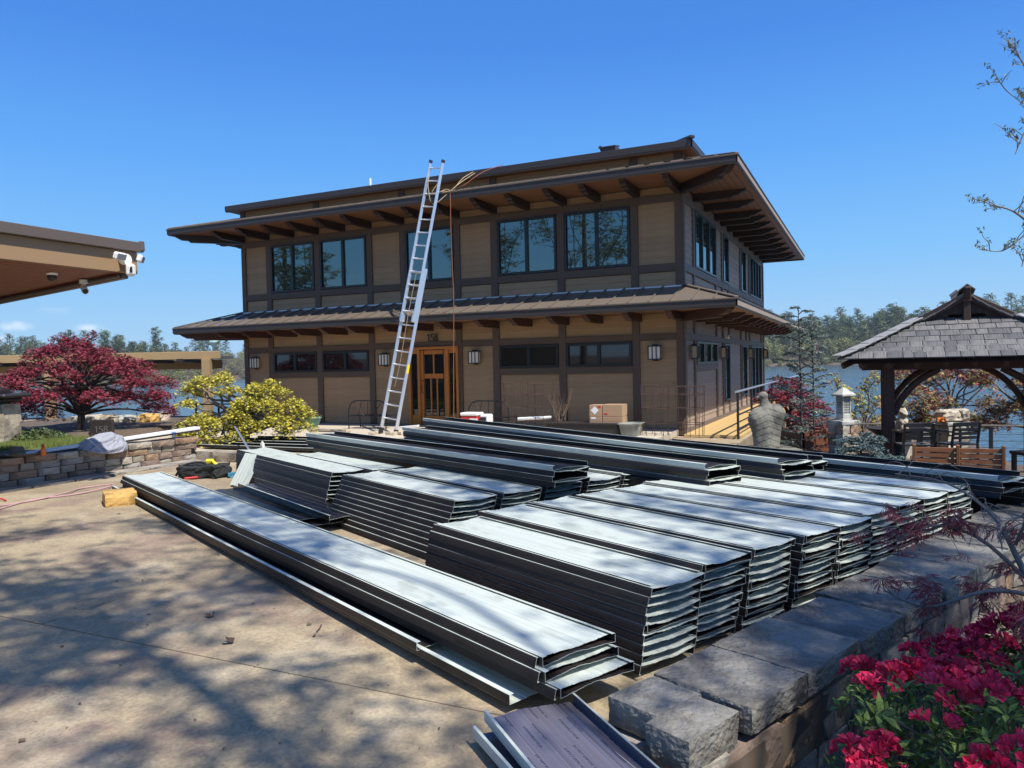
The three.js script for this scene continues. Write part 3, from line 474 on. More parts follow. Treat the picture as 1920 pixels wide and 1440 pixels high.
// two stacks farther left, a low pile before them and a bundle leaning at their end
[[8.1, 3.62, .46, 2.5], [7.88, 4.02, .47, 2.25]].forEach(([s, t, top, len], k) => { for (let i = 0; i < 9; i++) { const w = `${k ? 'right' : 'left'} of two stacks before the yellow maple`; sheet(s + rr(-.02, .02), t + .21 + rr(-.005, .005) - i * .0125, top - i * .05, len, .41, 1 + ((i + k) % 7), false, i ? `${ORD[i]} sheet from the top, ${w}` : `pale top sheet of the ${w}`, 'sheets of the two stacks before the yellow maple'); } });
[[7.5, 3.03, .085, 2.7, 'dark glossy top sheet of the low pile behind the longest sheets'], [7.3, 3.06, .045, 2.7, 'dark sheet under the glossy top sheet of the low pile'], [7.1, 3.36, .13, 2.9, 'dark glossy loose sheet at the foot of the left stack'], [7.2, 3.4, .07, 2.8, 'lower dark loose sheet at the foot of the left stack']].forEach(([s, t, y, len, label], i) => sheet(s, t, y, len, .44, 2 + i, true, label, null, .03 - i * .02, [m.primer, m.wetFilm, m.wetFilm], .012));
for (let i = 0; i < 7; i++) sheet(10.5 + rr(-.03, .03), 3.95 + rr(-.008, .008), .43 - i * .049, 1.3, .43, 1 + (i % 5), false, i ? ORD[i] + ' sheet from the top of the short pile nearest the yellow maple' : 'dusky top sheet of the short pile nearest the yellow maple', i ? 'sheets of the short pile' : null);
{ const o = P(scene, 'metal_sheet', sheetGeo(.5, .42, 4, false), SHEET, TM(...st(11.15, 3.62, .02).toArray(), SA - PI / 2 + .25, 0, 1.02)); tag(o, 'short ribbed grey sheet leaning up against the short pile', 'roofing sheet'); o.userData.kind = 'thing'; o.position.copy(st(10.72, 3.4, .03)); }
// the longest sheets, in front on the drive
const LG = 'longest sheets on the drive';
[[2.82, 2.36, .05, 8.95, true, 'lowest filmed sheet of the longest pile, sticking out at its near end'], [3.62, 2.33, .082, 8.1, true, 'filmed sheet with bright lip, second from below in the longest pile'], [2.6, 2.47, .168, 9, false, 'lowest pale sheet of the longest pile, its near end farthest out'], [2.58, 2.47, .128, 9, true, 'brown filmed sheet nested under the lowest pale sheet of the longest pile'], [2.7, 2.455, .22, 8.95, false, 'pale sheet in the middle of the longest pile'], [2.67, 2.455, .18, 8.95, true, 'brown filmed sheet nested in the middle of the longest pile'], [2.74, 2.475, .272, 8.9, false, 'very long pale sheet on top of the longest pile'], [2.71, 2.475, .232, 8.9, true, 'brown filmed sheet right under the top of the longest pile']].forEach(([s, t, y, len, up, label], i) => { const o = sheet(s, t, y, len, up ? .485 : .505, i % 2 ? 3 : 5, up, label, null, .012, i === 0 ? [m.primer, m.film, m.primer] : SHEET); o.rotateZ(-.006); });
// long piles lying behind and across the stacks
[[5.3, 4.72, .712, 5.3, 4, .03, 'long pile resting on the middle stacks', 1], [6.6, 5.4, .56, 5.4, 3, .03, 'long pale pile behind the pile that rests on stacks', 0], [4.42, 5.86, .69, 6.1, 4, -.045, 'long pile reaching from the entrance to the front stacks', 1], [4.1, 6.55, .7, 7.8, 5, -.1, 'longest back pile, ending near the wooden door', 1], [4.4, 7.3, .6, 6.8, 4, -.1, 'dark back pile nearest to the house front', 1], [2.75, 7.8, .55, 4.4, 4, -.06, 'long pile below the eagle statue and the gazebo', 1], [2.55, 8.35, .43, 5, 4, -.05, 'low dark pile farthest right before the wooden bench', 1]].forEach(([s, t, top, len, n, turn, w, up], k) => {
  for (let i = 0; i < n; i++) { const u = up && i % 2 === 0, y = top - i * .05 - (u ? .045 : 0); sheet(s + rr(-.05, .05) - (i ? .04 : 0), t + rr(-.015, .015) + (i % 2) * .01, y, len, .45, 1 + ((i * 2 + k) % 7), u, `${i ? ORD[i] + ' sheet from the top' : up ? 'filmed top sheet with upright lips' : 'pale top sheet'}, ${w}`, 'sheets of the long piles', turn, u && !i ? [m.primer, m.primer, m.film] : SHEET, u ? .03 : undefined); }
  const rest = top - n * .05 - .01; if (rest > .12) { const p = st(s + .42, t, 0); const under = k === 0 ? 0 : rest; if (under) tag(P(scene, 'metal_sheet_pile', G([box(len - .5, under, .43, .004), TM(len / 2 - .2, under / 2, 0)]), m.bronze, TM(p.x, 0, p.z, SA + turn)), `dark lower layers of the ${w}`, 'roofing sheet', null, 'stuff'); }
});
// the sheet in the near corner, film side up, and the offcuts below it
{
  const a = rf(.05, 3.38, .085), b = rf(.26, 2.86, .085), turn = Math.atan2(-(b.z - a.z), b.x - a.x);
  const o = P(scene, 'metal_sheet', sheetGeo(1.5, .44, 6, true, .012), [m.primer, m.primer, m.fineFilm], TM(a.x, a.y, a.z, turn)); tag(o, 'single sheet with printed film and upright lips lying in the near corner', 'roofing sheet'); o.userData.kind = 'thing';
  const o2 = P(scene, 'metal_sheet', sheetGeo(1.4, .44, 2, true, .012), [m.primer, m.primer, m.fineFilm], TM(a.x - .03, .04, a.z + .06, turn + .05)); tag(o2, 'lower sheet under the printed film sheet in the near corner', 'roofing sheet'); o2.userData.kind = 'thing';
}
// bearers under the long sheets
{ const c = st(10.6, 1.88, .075), o = tag(P(scene, 'stone_block', rock(.52, .16, .36, 31, .06, 4), m.blockStone, TM(c.x, c.y, c.z, SA - .1)), 'yellow stone block under the far end of the longest sheets', 'stone'); }
{ const c = st(7.1, 2.45, .0); tag(P(scene, 'timber_bearer', box(.09, .05, .6, .005), m.timber, TM(c.x, .03, c.z, SA)), 'short timber bearer under the middle of the longest sheets', 'timber'); }

// ---------- the stone wall along the stacks ----------
{
  const w = T('stone_wall', 'low dry stone wall with thick grey capstones beside the red azaleas', 'wall');
  let t = 2.3; const sizes = [.32, .5, .58, .6, .62, .66, .72, .74, .8, .7, .75, .85, .8];
  sizes.forEach((d, k) => {
    const W = .47 + .018 * (t - 2.3) + rr(-.02, .03), c = st(wallS(t + d / 2) + rr(-.012, .012), t + d / 2, .142 + rr(-.01, .01));
    P(w, 'capstone', rock(k === 0 ? .27 : W, .12, d - .01, 40 + k, .05, 9, 9, 26), CAPS[k % 3], k ? TM(c.x, c.y, c.z, SA + .1 + rr(-.03, .03), rr(-.012, .012), rr(-.015, .015)) : TM(...st(2.22, t + d / 2, .142).toArray(), SA + .06));
    if (k === 0) P(w, 'capstone', rock(.21, .16, .36, 77, .045, 9, 9, 26), CAPS[1], TM(...st(1.985, t + .12, .122).toArray(), SA + .1, 0, .03));
    t += d;
  });
  for (let row = 0; row < 3; row++) for (let u = 2.25 + row * .13; u < 9.8;) { const d = rr(.2, .46), c = st(wallS(u) - .1, u + d / 2, -.07 - row * .24), q = st(wallS(u) + .16, u + d / 2, -.0); P(w, 'stone', rock(.24, .235, d - .015, 90 + Math.floor(u * 9) + row, .13, 2), pick(STONES), TM(c.x, c.y, c.z, SA + .112)); if (row === 0) P(w, 'stone', rock(.2, .1, d - .01, 190 + Math.floor(u * 9), .1, 2), STONES[5], TM(q.x, q.y, q.z, SA + .112)); u += d; }
  for (let u = 0; u < 2; u++) { const c = st(wallS(2.3) - .08 + u * .24, 2.4, -.06); P(w, 'stone', rock(.26, .26, .25, 300 + u, .1, 3), STONES[u ? 5 : 0], TM(c.x, c.y, c.z, SA)); }
  P(w, 'core', G([box(.3, .7, 7.6), TM(0, 0, 0)]), m.core, TM(...st(wallS(5.95) - .04, 5.95, -.33).toArray(), SA + .112));
  const sp = T('stone_step', 'flat tan stone step below the near end of the grey wall', 'step', st(1.62, 2.32, -.12), SA);
  P(sp, 'slab', rock(.5, .12, .5, 61, .06, 4), STONES[1], TM(.05, 0, .1, .2)); P(sp, 'slab', rock(.5, .12, .46, 62, .06, 4), STONES[2], TM(-.1, -.02, -.4, .3)); P(sp, 'slab', rock(.5, .12, .4, 63, .06, 4), STONES[0], TM(-.42, -.06, .12, .15));
}
// ---------- the left stone wall ----------
{
  const w = T('planter_wall', 'pale dry stone planter wall with brown coping on the left by the red maple', 'wall', [-11.3, 0, 0]);
  for (let row = 0; row < 3; row++) for (let z = -10.2 + (row % 2) * .12; z < -4.5;) { const d = rr(.22, .5), h = .113; P(w, 'stone', rock(.22, h - .006, d - .012, 400 + row * 40 + Math.floor(-z * 7), .12, 2), pick(STONES), TM(-.12 + rr(-.012, .012), (.056 + row * h), z + d / 2)); z += d; }
  for (let z = -10.25; z < -4.5;) { const d = rr(.34, .6); P(w, 'coping_stone', rock(.46, .095, d - .014, 600 + Math.floor(-z * 7), .1, 3), STONES[pick([0, 1, 2, 3, 4])], TM(-.2, .385 + rr(-.008, .008), z + d / 2)); z += d; }
  for (let k = 0; k < 2; k++) for (let r = 0; r < 3; r++) P(w, 'stone', rock(.22, .105, .2, 700 + r + k * 9, .12, 2), pick(STONES), TM(-.31 + k * .02, (.056 + r * .113), -10.14 + k * .0));
  P(w, 'core', box(.2, .34, 5.9), m.core, TM(-.28, .17, -7.4));
  const ft = T('stone_kerb', 'low tan stone kerb running right from the planter wall end', 'kerb');
  for (let x = -11.2; x < -7.9;) { const d = rr(.4, .75); P(ft, 'stone', rock(d - .015, .17, .26, 500 + Math.floor(-x * 5), .08, 3), STONES[pick([0, 1, 2])], TM(x + d / 2, .09, -10.22)); x += d; }
  for (let z = -10; z < -5;) { const d = rr(.4, .8); P(ft, 'stone', rock(.3, .05, d - .01, 540 + Math.floor(-z * 5), .1, 2), STONES[pick([0, 2, 5])], TM(-11.1, .012, z + d / 2)); z += d; }
}
// things lying on and by the left wall
{
  const y = .43, h = T('straw_hat', 'wide brown straw hat lying on the coping at the far left', 'hat', [-11.5, y - .005, -7.05], .3);
  P(h, 'brim', lathe([[.0, .02], [.11, .02], [.16, .012], [.23, .02], [.275, .05], [.278, .055], [.23, .03], [.16, .02], [.1, .03]], 28), m.straw, TM(0, 0, 0, 0, 0, 0, [1.22, 1.1, 1.1]));
  P(h, 'crown', lathe([[.105, .02], [.1, .08], [.088, .13], [.07, .15], [.04, .142], [0, .128]], 24), m.straw, TM(0, 0, 0, 0, 0, 0, [1.12, 1, .92])); P(h, 'band', lathe([[.107, .022], [.104, .055], [.1, .055]], 24), m.strawBand, TM(0, .003, 0, 0, 0, 0, [1.13, 1, .93]));
  const o = T('spray_bottle', 'small orange bottle with dark cap standing beside the straw hat', 'bottle', [-11.2, y, -7.25]); P(o, 'body', lathe([[0, 0], [.035, 0], [.037, .01], [.037, .09], [.02, .115], [.016, .12], [0, .12]]), m.orange); P(o, 'cap', lathe([[.017, .118], [.019, .122], [.017, .16], [.008, .175], [0, .175]]), m.red);
  const wp = T('white_channel', 'long white metal channel lying on the planter wall coping', 'metal trim'); const a = V(-11.55, .46, -6.95), b = V(-11.45, .6, -10.35);
  P(wp, 'channel', G([bar(a, b, .16, .006)], [bar(a.clone().add(V(.08, -.025, 0)), b.clone().add(V(.08, -.025, 0)), .005, .05)]), m.white); P(wp, 'dark_edge', bar(a.clone().add(V(.03, -.045, 0)), b.clone().add(V(.03, -.06, 0)), .15, .03), m.bronze);
  // crumpled grey jacket
  const g = new THREE.IcosahedronGeometry(1, 24), p = g.attributes.position;
  for (let i = 0; i < p.count; i++) { const x = p.getX(i), y2 = p.getY(i), z = p.getZ(i), fold = (f, s2) => 1 - Math.abs(n3(x * f + 20, z * f * .6 + y2 * f * .5 + 20, 4 + y2 * f * .4, s2) - .5) * 2, k = .8 + .3 * fold(2.6, 3) + .13 * fold(6, 17) + .05 * fold(13, 29), low = x > .2 ? .55 * (x - .2) : 0; p.setXYZ(i, x * .27 * k + (y2 < 0 ? 0 : .02), Math.max(-.015, y2) * .2 * k * (1 - .35 * z) + .008 - low * .3, z * .5 * k); }
  g.computeVertexNormals(); tag(P(scene, 'jacket', uvm(g), m.cloth, TM(-11.4, y + .01, -8.35, .1, 0, 0, [.85, .85, .72])), 'crumpled pale grey jacket lying over the coping', 'jacket');
  const gl = T('drinking_glass', 'clear blue tinted drinking glass standing near the coping end', 'glass', [-11.33, y, -9.72]); P(gl, 'glass', lathe([[0, 0], [.032, 0], [.04, .13], [.036, .13], [.029, .01], [0, .01]]), m.clear);
  // tool roll on the drive, ropes, broom
  const tb = T('tool_bag', 'black tool bag with yellow and blue tools on the drive by the kerb', 'bag', [-9.35, 0, -8.55], .3); const bg = rock(.75, .2, .42, 888, .35, 7, 1.2); P(tb, 'bag', bg, m.darkCloth, TM(0, .1, 0)); P(tb, 'strap', G(tube([V(-.4, .04, .1), V(-.25, .2, .12), V(0, .24, .05), V(.2, .16, .15), V(.34, .03, .2)], .018)), m.darkCloth); P(tb, 'yellow_tool', G([box(.12, .06, .07, .01), TM(.08, .24, -.05, .4, .3)], [box(.05, .05, .2, .01), TM(.2, .22, .03, .8, .2)]), m.yellow); P(tb, 'glove', rock(.16, .07, .1, 889, .3, 3), m.blueBit, TM(.5, .04, .02, .5)); P(tb, 'red_handle', G([box(.2, .03, .04, .01), TM(-.05, .03, .26, .7)]), m.red);
  const br = T('long_handled_brush', 'long pale brush handle leaning behind the planter wall end', 'tool'); P(br, 'handle', G(tube([V(-10.85, .58, -10.7), V(-9.95, .2, -10.15)], .018)), m.alum); P(br, 'head', box(.1, .05, .07, .01), m.black, TM(-9.95, .19, -10.15));
  const bo = T('caulk_bottles', 'two white caulk tubes standing on the kerb beyond the tool bag', 'caulk tube', [-9.72, .18, -10.2]); P(bo, 'tube', lathe([[0, 0], [.025, 0], [.025, .16], [.008, .18], [0, .22]]), m.white); P(bo, 'tube', lathe([[0, 0], [.025, 0], [.025, .17], [.008, .19], [0, .23]]), m.white, TM(.06, 0, .02, 0, 0, .1));
  const rope = (name, pts, label, mat) => tag(P(scene, name, G(tube(pts, .011, 6)), mat), label, 'rope');
  const rp = M([.5, .3, .3], .9, { map: grainTx });
  rope('coiled_rope', [rf(-6.1, 8.6, .012), rf(-6.3, 9.3, .012), rf(-6.25, 9.9, .014), rf(-5.95, 10.25, .012), rf(-5.75, 10.75, .03), rf(-5.9, 11.1, .012), rf(-6.15, 10.8, .012), rf(-6.1, 10.3, .03), rf(-6.25, 9.8, .012), rf(-6.5, 9.4, .012), rf(-6.8, 9.0, .012)], 'pink and white rope lying in loops on the left of the drive', rp);
  rope('red_strap', [rf(-6.95, 9.85, .012), rf(-6.75, 9.92, .03), rf(-6.62, 9.85, .012)], 'short red strap lying at the left edge of the drive', m.red);
  // flat dark sheets behind the kerb
  for (let i = 0; i < 4; i++) { const o = P(scene, 'metal_sheet', sheetGeo(4.2, .44, 11 + i, true), SHEET, TM(-7.4 - i * .05, .2, -10.75 - i * .5, PI + .02 * i)); tag(o, `flat dark sheet lying behind the kerb, ${['nearest the kerb', 'second from the kerb', 'third from the kerb', 'farthest from the kerb'][i]}`, 'roofing sheet'); o.userData.kind = 'thing'; }
  // small litter
  { const g = rawTri([0, 0, 0, .016, .004, .004, .01, .007, .014, 0, 0, 0, .01, .007, .014, -.004, .004, .01]), im = new THREE.InstancedMesh(g, M([.12, .085, .055], .9, { side: THREE.DoubleSide }), 420); im.name = 'leaf_litter'; for (let k = 0; k < 420; k++) { const c = rf(rr(-6, .4), rr(2.4, 11), .004); im.setMatrixAt(k, TM(c.x, c.y, c.z, rr(0, 6), 0, 0, rr(.25, 1) * (R() < .12 ? 2 : 1))); } scene.add(shade(stuff(im))); }
  // leaves and a twig on the concrete
  for (const [r, f, k] of [[-2.05, 5.05, 0], [-1.75, 4.55, 1], [-1.25, 4.75, 2]]) { const c = rf(r, f, .008); tag(P(scene, k === 2 ? 'twig' : 'dead_leaf', k === 2 ? G(tube([V(-.06, 0, 0), V(0, .004, .004), V(.07, 0, -.004)], .004, 5)) : rawTri([0, 0, 0, .04, .02, .01, .02, .004, .04, 0, 0, 0, .02, .004, .04, -.03, .018, .03, 0, 0, 0, -.03, .018, .03, -.03, .006, -.02, 0, 0, 0, -.01, .02, -.04, .04, .02, .01]), k === 2 ? m.darkBark : M([.1, .06, .04], .8, { side: THREE.DoubleSide }), TM(c.x, c.y, c.z, k)), ['curled brown dead leaf farther from the camera on the open drive', 'curled brown dead leaf nearer the camera on the open drive', 'short dark twig on the drive beside the longest sheets'][k], k === 2 ? 'twig' : 'leaf'); }
}
// ---------- foliage ----------
class F {                                                                          // leaves gathered into one crown
  constructor() { this.p = []; this.c = []; }
  tri(a, b, c, k) { this.p.push(a.x, a.y, a.z, b.x, b.y, b.z, c.x, c.y, c.z); for (let i = 0; i < 3; i++) this.c.push(...k); }
  leaf(q, size, lobes, k, up = .8, slim = .2, spread = 1.1) {
    const n = V(rr(-1, 1), rr(-.3, 1) + up * 1.6, rr(-1, 1)).normalize(), a0 = rr(0, 6.28), t = V(cos(a0), rr(-.4, .2), sin(a0)).addScaledVector(n, -n.dot(V(cos(a0), 0, sin(a0)))).normalize(), b = n.clone().cross(t), d = (a, l) => q.clone().addScaledVector(t, cos(a) * l).addScaledVector(b, sin(a) * l).addScaledVector(n, -l * .25);
    for (let i = 0; i < lobes; i++) { const a = lobes === 1 ? 0 : lerp(-spread, spread, i / (lobes - 1)), l = size * (1 - .28 * Math.abs(a) / (spread || 1)); this.tri(d(a - PI * .5, size * slim * .5), d(a, l), d(a + PI * .5, size * slim * .5), k); }
  }
  oval(q, size, n, t, k) { const b = n.clone().cross(t).normalize(), m1 = q.clone().addScaledVector(t, size * .5), w = size * .21, l = m1.clone().addScaledVector(b, w).addScaledVector(n, size * .06), r = m1.clone().addScaledVector(b, -w).addScaledVector(n, size * .06), e = q.clone().addScaledVector(t, size).addScaledVector(n, -size * .1); this.tri(q, m1, l, k); this.tri(q, r, m1, k); this.tri(m1, e, l, k); this.tri(m1, r, e, k); }
  geo() { const g = new THREE.BufferGeometry(); g.setAttribute('position', new THREE.Float32BufferAttribute(this.p, 3)); g.setAttribute('color', new THREE.Float32BufferAttribute(this.c, 3)); g.computeVertexNormals(); return g; }
}
const vary = (a, b, j = .25) => { const t = R(), s = 1 + rr(-j, j); return a.map((x, i) => (x + (b[i] - x) * t) * s); };
function bend(a, b, sag, n = 4, w = .12) { const o = []; for (let i = 0; i <= n; i++) { const t = i / n, q = a.clone().lerp(b, t); q.y += sag * 4 * t * (1 - t); if (i && i < n) q.add(V(rr(-w, w), rr(-w, w) * .5, rr(-w, w))); o.push(q); } return o; }
// pads are [right, up, forward, radius, thickness] from the foot
function padTree(name, label, category, foot, stem, pads, leaves, size, lobes, col, bark, o = {}) {
  const t = T(name, label, category, foot, YAW, o.group), f = new F(), b = new B(), at = (p) => V(p[0], p[1], -p[2]);
  const top = at(stem[stem.length - 1]); b.add(tube([V(0, -.25, 0), ...stem.map(at)], [o.girth || .09, (o.girth || .09) * .6], 8));
  for (const p of pads) {
    const c = at(p), rad = p[3], th = p[4] || rad * .4; const from = o.low ? at(pick(stem)) : top;
    b.add(tube(bend(from, c.clone().add(V(0, -th * .5, 0)), o.sag ?? .12, 4, .1), [(o.girth || .09) * .42, .012], 6));
    for (let k = 0; k < 5; k++) { const a = rr(0, 6.28), e = c.clone().add(V(cos(a) * rad * .8, -th * rr(0, .6), sin(a) * rad * .8)); b.add(tube(bend(c.clone().add(V(0, -th * .5, 0)), e, .03, 3, .04), [.011, .004], 4)); }
    const n = Math.round(leaves * rad * rad);
    for (let k = 0; k < n; k++) {
      const a = rr(0, 6.28), r0 = Math.sqrt(R()), lump = .72 + .28 * sin(a * 3 + p[0] * 9) * sin(a * 5 + p[2] * 7), r = r0 * rad * lump, y = th * (1 - r0 * r0 * 1.5) + rr(-1, .4) * th * (o.fluff ?? .6);
      f.leaf(V(c.x + cos(a) * r + rr(-.03, .03), c.y + y * .8, c.z + sin(a) * r), size * rr(.6, 1.25), lobes, col(), .7, o.slim ?? .3);
    }
  }
  P(t, 'trunk', b.geo(), bark); P(t, 'crown', f.geo(), m.leaf); return t;
}
R = rngOf(21);
{ // red maple on the left
  const pads = []; for (let k = 0; k < 38; k++) { const a = k * 2.4, q = Math.sqrt((k + .5) / 38), rad = (1.95 + rr(-.18, .18)) * q; pads.push([.15 + rad * cos(a) * 1.02, 2.0 - 1.12 * q * q + rr(-.16, .16) + (cos(a) < -.3 ? .12 * q : -.1 * q), rad * sin(a) * .8, rr(.36, .52), rr(.12, .2)]); }
  pads.push([1.75, .72, .2, .42, .16], [2.05, .5, .1, .35, .14], [1.5, .5, .5, .35, .14], [-1.35, .55, .3, .5, .25], [-1.7, .45, .1, .45, .25], [-.95, .4, .5, .4, .22], [-2.1, .8, .3, .5, .2], [-.5, 2.2, .2, .3, .15], [.35, 2.25, .1, .22, .14], [-.6, .85, -.9, .4, .2], [.3, .95, -1.0, .4, .2], [.9, .85, -.9, .42, .2], [-1.2, .8, -.7, .42, .22], [1.4, .78, -.5, .42, .2], [-.9, .62, -.5, .35, .2], [2.2, .38, .1, .25, .12]);
  padTree('red_maple', 'wide dark red lace leaf maple on the lawn behind the planter wall', 'tree', rf(-10.5, 18.3, .3), [[.1, .35, 0], [0, .7, .05], [.25, 1.0, .05]], pads, 2300, .07, 5, () => vary([.15, .015, .03], [.27, .03, .052], .4), m.darkBark, { girth: .095, low: true, slim: .2, fluff: 1 });
  // yellow maple
  const py = [[-.75, 1.28, 0, .42, .14], [-.35, 1.36, .1, .38, .14], [-1.05, 1.12, .2, .36, .12], [-.1, 1.1, -.1, .36, .12], [.35, 1.12, 0, .4, .14], [.75, 1.05, .1, .36, .13], [-.95, .86, -.2, .3, .1], [.2, .86, -.25, .4, .13], [.65, .8, -.2, .42, .14], [1.05, .78, .1, .4, .14], [1.3, .62, 0, .34, .14], [.1, .62, -.4, .36, .14], [-.7, .55, -.2, .42, .16], [-1.1, .42, 0, .36, .16], [-.35, .42, -.4, .42, .18], [.3, .4, -.35, .4, .16], [.85, .5, -.3, .42, .16], [1.25, .36, -.1, .38, .16], [-.9, .22, -.3, .42, .16], [-.45, .18, -.5, .42, .16], [.05, .2, -.4, .34, .14], [-1.1, .15, 0, .34, .14], [1.0, .28, -.3, .3, .14], [.55, 1.22, .3, .28, .1]];
  padTree('yellow_maple', 'low spreading yellow green maple in front of the house corner', 'tree', rf(-5.55, 15.4, .14), [[.1, .2, .1], [-.1, .45, .1], [0, .62, .1]], py.flatMap((p) => [p, [p[0] + rr(-.2, .2), p[1] + rr(-.12, .06), p[2] + rr(-.2, .2), p[3] * .5, p[4]]]), 2900, .058, 5, () => vary([.58, .46, .05], [.34, .36, .045], .35), m.greyBark, { girth: .085, low: true, slim: .26, fluff: .9 });
  // maples on the right
  const pr = []; for (let k = 0; k < 16; k++) { const a = k * 2.4, q = Math.sqrt((k + .5) / 16); pr.push([.95 * q * cos(a), 1.55 - .9 * q * q + rr(-.15, .15), .9 * q * sin(a), rr(.34, .46), .2]); } pr.push([.9, .35, -.3, .4, .25], [.6, .1, -.5, .4, .25], [1.05, .0, -.3, .35, .2], [.2, .5, -.7, .4, .25]);
  padTree('crimson_maple', 'crimson maple by the walkway railing beyond the side wall', 'tree', rf(8.0, 22, -.6), [[0, .4, 0], [.1, .9, 0]], pr, 1900, .085, 3, () => vary([.17, .013, .026], [.28, .03, .05], .35), m.darkBark, { girth: .08, low: true });
  const mixc = (a, b, c) => () => { const k = R(); return k < .45 ? vary(a, a, .35) : k < .75 ? vary(b, b, .35) : vary(c, c, .35); };
  const loose = (n, w, h, y0, rad) => { const o = []; for (let k = 0; k < n; k++) o.push([rr(-w, w), y0 + rr(0, h), rr(-.7, .7), rr(rad * .7, rad * 1.2), rad * .45]); return o; };
  padTree('young_green_maple', 'thin yellow green maple between the stone lantern and the shelter post', 'tree', rf(8.75, 19, -.9), [[0, .5, 0], [.05, 1.0, 0]], [[-.65, 2.0, 0, .22, .14], [-.45, 1.75, .1, .3, .16], [-.1, 1.5, 0, .32, .16], [.15, 1.75, .1, .3, .2], [.3, 2.0, 0, .3, .2], [.1, 1.2, .1, .34, .2], [-.35, 1.15, 0, .3, .18], [.45, 1.4, 0, .32, .2], [.4, .9, 0, .35, .2], [-.1, .8, .1, .3, .2]], 1300, .09, 3, mixc([.3, .32, .04], [.42, .32, .05], [.36, .16, .05]), m.greyBark, { girth: .04, low: true, fluff: 1 });
  padTree('orange_green_maple', 'orange and green maple seen through the middle of the shelter', 'tree', rf(11.0, 19.6, -.75), [[0, .4, 0], [.1, .8, 0], [-.1, 1.1, .1]], loose(30, 1.35, 1.45, .55, .4), 1050, .1, 3, mixc([.28, .16, .06], [.19, .22, .055], [.24, .04, .05]), m.greyBark, { girth: .07, low: true, fluff: 1.1 });
  padTree('bronze_maple', 'bronze orange maple at the right edge behind the chairs', 'tree', rf(13.2, 19.2, -.75), [[0, .4, 0], [-.1, .8, 0], [-.3, 1.1, .1]], loose(32, 1.45, 1.55, .45, .42), 1050, .1, 3, mixc([.3, .16, .07], [.26, .1, .06], [.2, .2, .06]), m.greyBark, { girth: .07, low: true, fluff: 1.1 });
  padTree('claret_maple', 'claret red maple top high behind the shelter brace', 'tree', rf(12.4, 21.5, -1.1), [[0, .6, 0], [0, 1.4, 0]], [[-.9, 2.5, 0, .45, .2], [-.4, 2.62, 0, .5, .2], [.2, 2.6, 0, .5, .2], [.7, 2.5, 0, .45, .2], [-.6, 2.2, .1, .5, .25], [.1, 2.25, .1, .5, .25], [.6, 2.1, 0, .45, .25], [1.1, 2.2, 0, .4, .2], [-1.2, 2.3, 0, .4, .2], [-1.0, 1.9, 0, .4, .25]], 1500, .1, 3, () => vary([.2, .018, .035], [.28, .05, .06], .35), m.darkBark, { girth: .08, low: true });
}
R = rngOf(33);
function needleTree(name, label, foot, h, reach, n, col, o = {}) {
  const t = T(name, label, 'tree', foot, YAW), b = new B(), f = new F(); b.add(tube([V(0, -.1, 0), V(.02, h * .5, .01), V(-.01, h, 0)], [.026, .006], 7));
  for (let k = 0; k < n; k++) {
    const y = h * (o.from ?? .18) + (h * (1 - (o.from ?? .18)) - .04) * Math.pow(k / n, .9), a = k * 2.39 + rr(-.3, .3), l = reach * (1 - .72 * y / h) * rr(.6, 1.15), s = V(0, y, 0), e = V(cos(a) * l, y + l * rr(-.02, .35) + (o.droop || 0) * l, sin(a) * l), pts = bend(s, e, .04, 3, .03);
    b.add(tube(pts, [.012, .004], 5)); const cv = new THREE.CatmullRomCurve3(pts);
    const twigs = Math.round(6 + l * 10); for (let j = 0; j < twigs; j++) { const u = .25 + .75 * j / twigs, q = cv.getPoint(u), d = V(cos(a + (j % 2 ? 1 : -1) * rr(.6, 1.2)), rr(-.15, .4), sin(a + (j % 2 ? 1 : -1) * rr(.6, 1.2))).normalize(), tl = l * .3 * (1.1 - u * .6) * rr(.6, 1.2); b.add(tube([q, q.clone().addScaledVector(d, tl)], [.004, .002], 3)); for (let i = 0; i < (o.dense || 11); i++) { const w = q.clone().addScaledVector(d, tl * R()); f.leaf(w, rr(.04, .075) * (o.big || 1), 2, col(), .5, .22, .7); } }
  }
  P(t, 'trunk', b.geo(), m.darkBark); P(t, 'needles', f.geo(), m.leaf); return t;
}
needleTree('slender_cedar', 'tall thin blue cedar with sparse branches by the eagle statue', rf(5.0, 13.2, -.72), 3.27, .95, 44, () => vary([.1, .14, .12], [.17, .21, .17], .3), { from: .22 });
needleTree('pale_cedar', 'second thin pale cedar close behind the slender blue cedar', rf(5.42, 13.7, -.72), 3.1, .75, 36, () => vary([.22, .28, .23], [.3, .35, .3], .3), { from: .3 });
needleTree('blue_spruce', 'low weeping blue spruce in front of the stone pillar', rf(5.5, 12.0, -.75), 1.2, 1.25, 40, () => vary([.06, .11, .11], [.12, .18, .18], .3), { from: .3, droop: -.25, dense: 16, big: 1.3 });

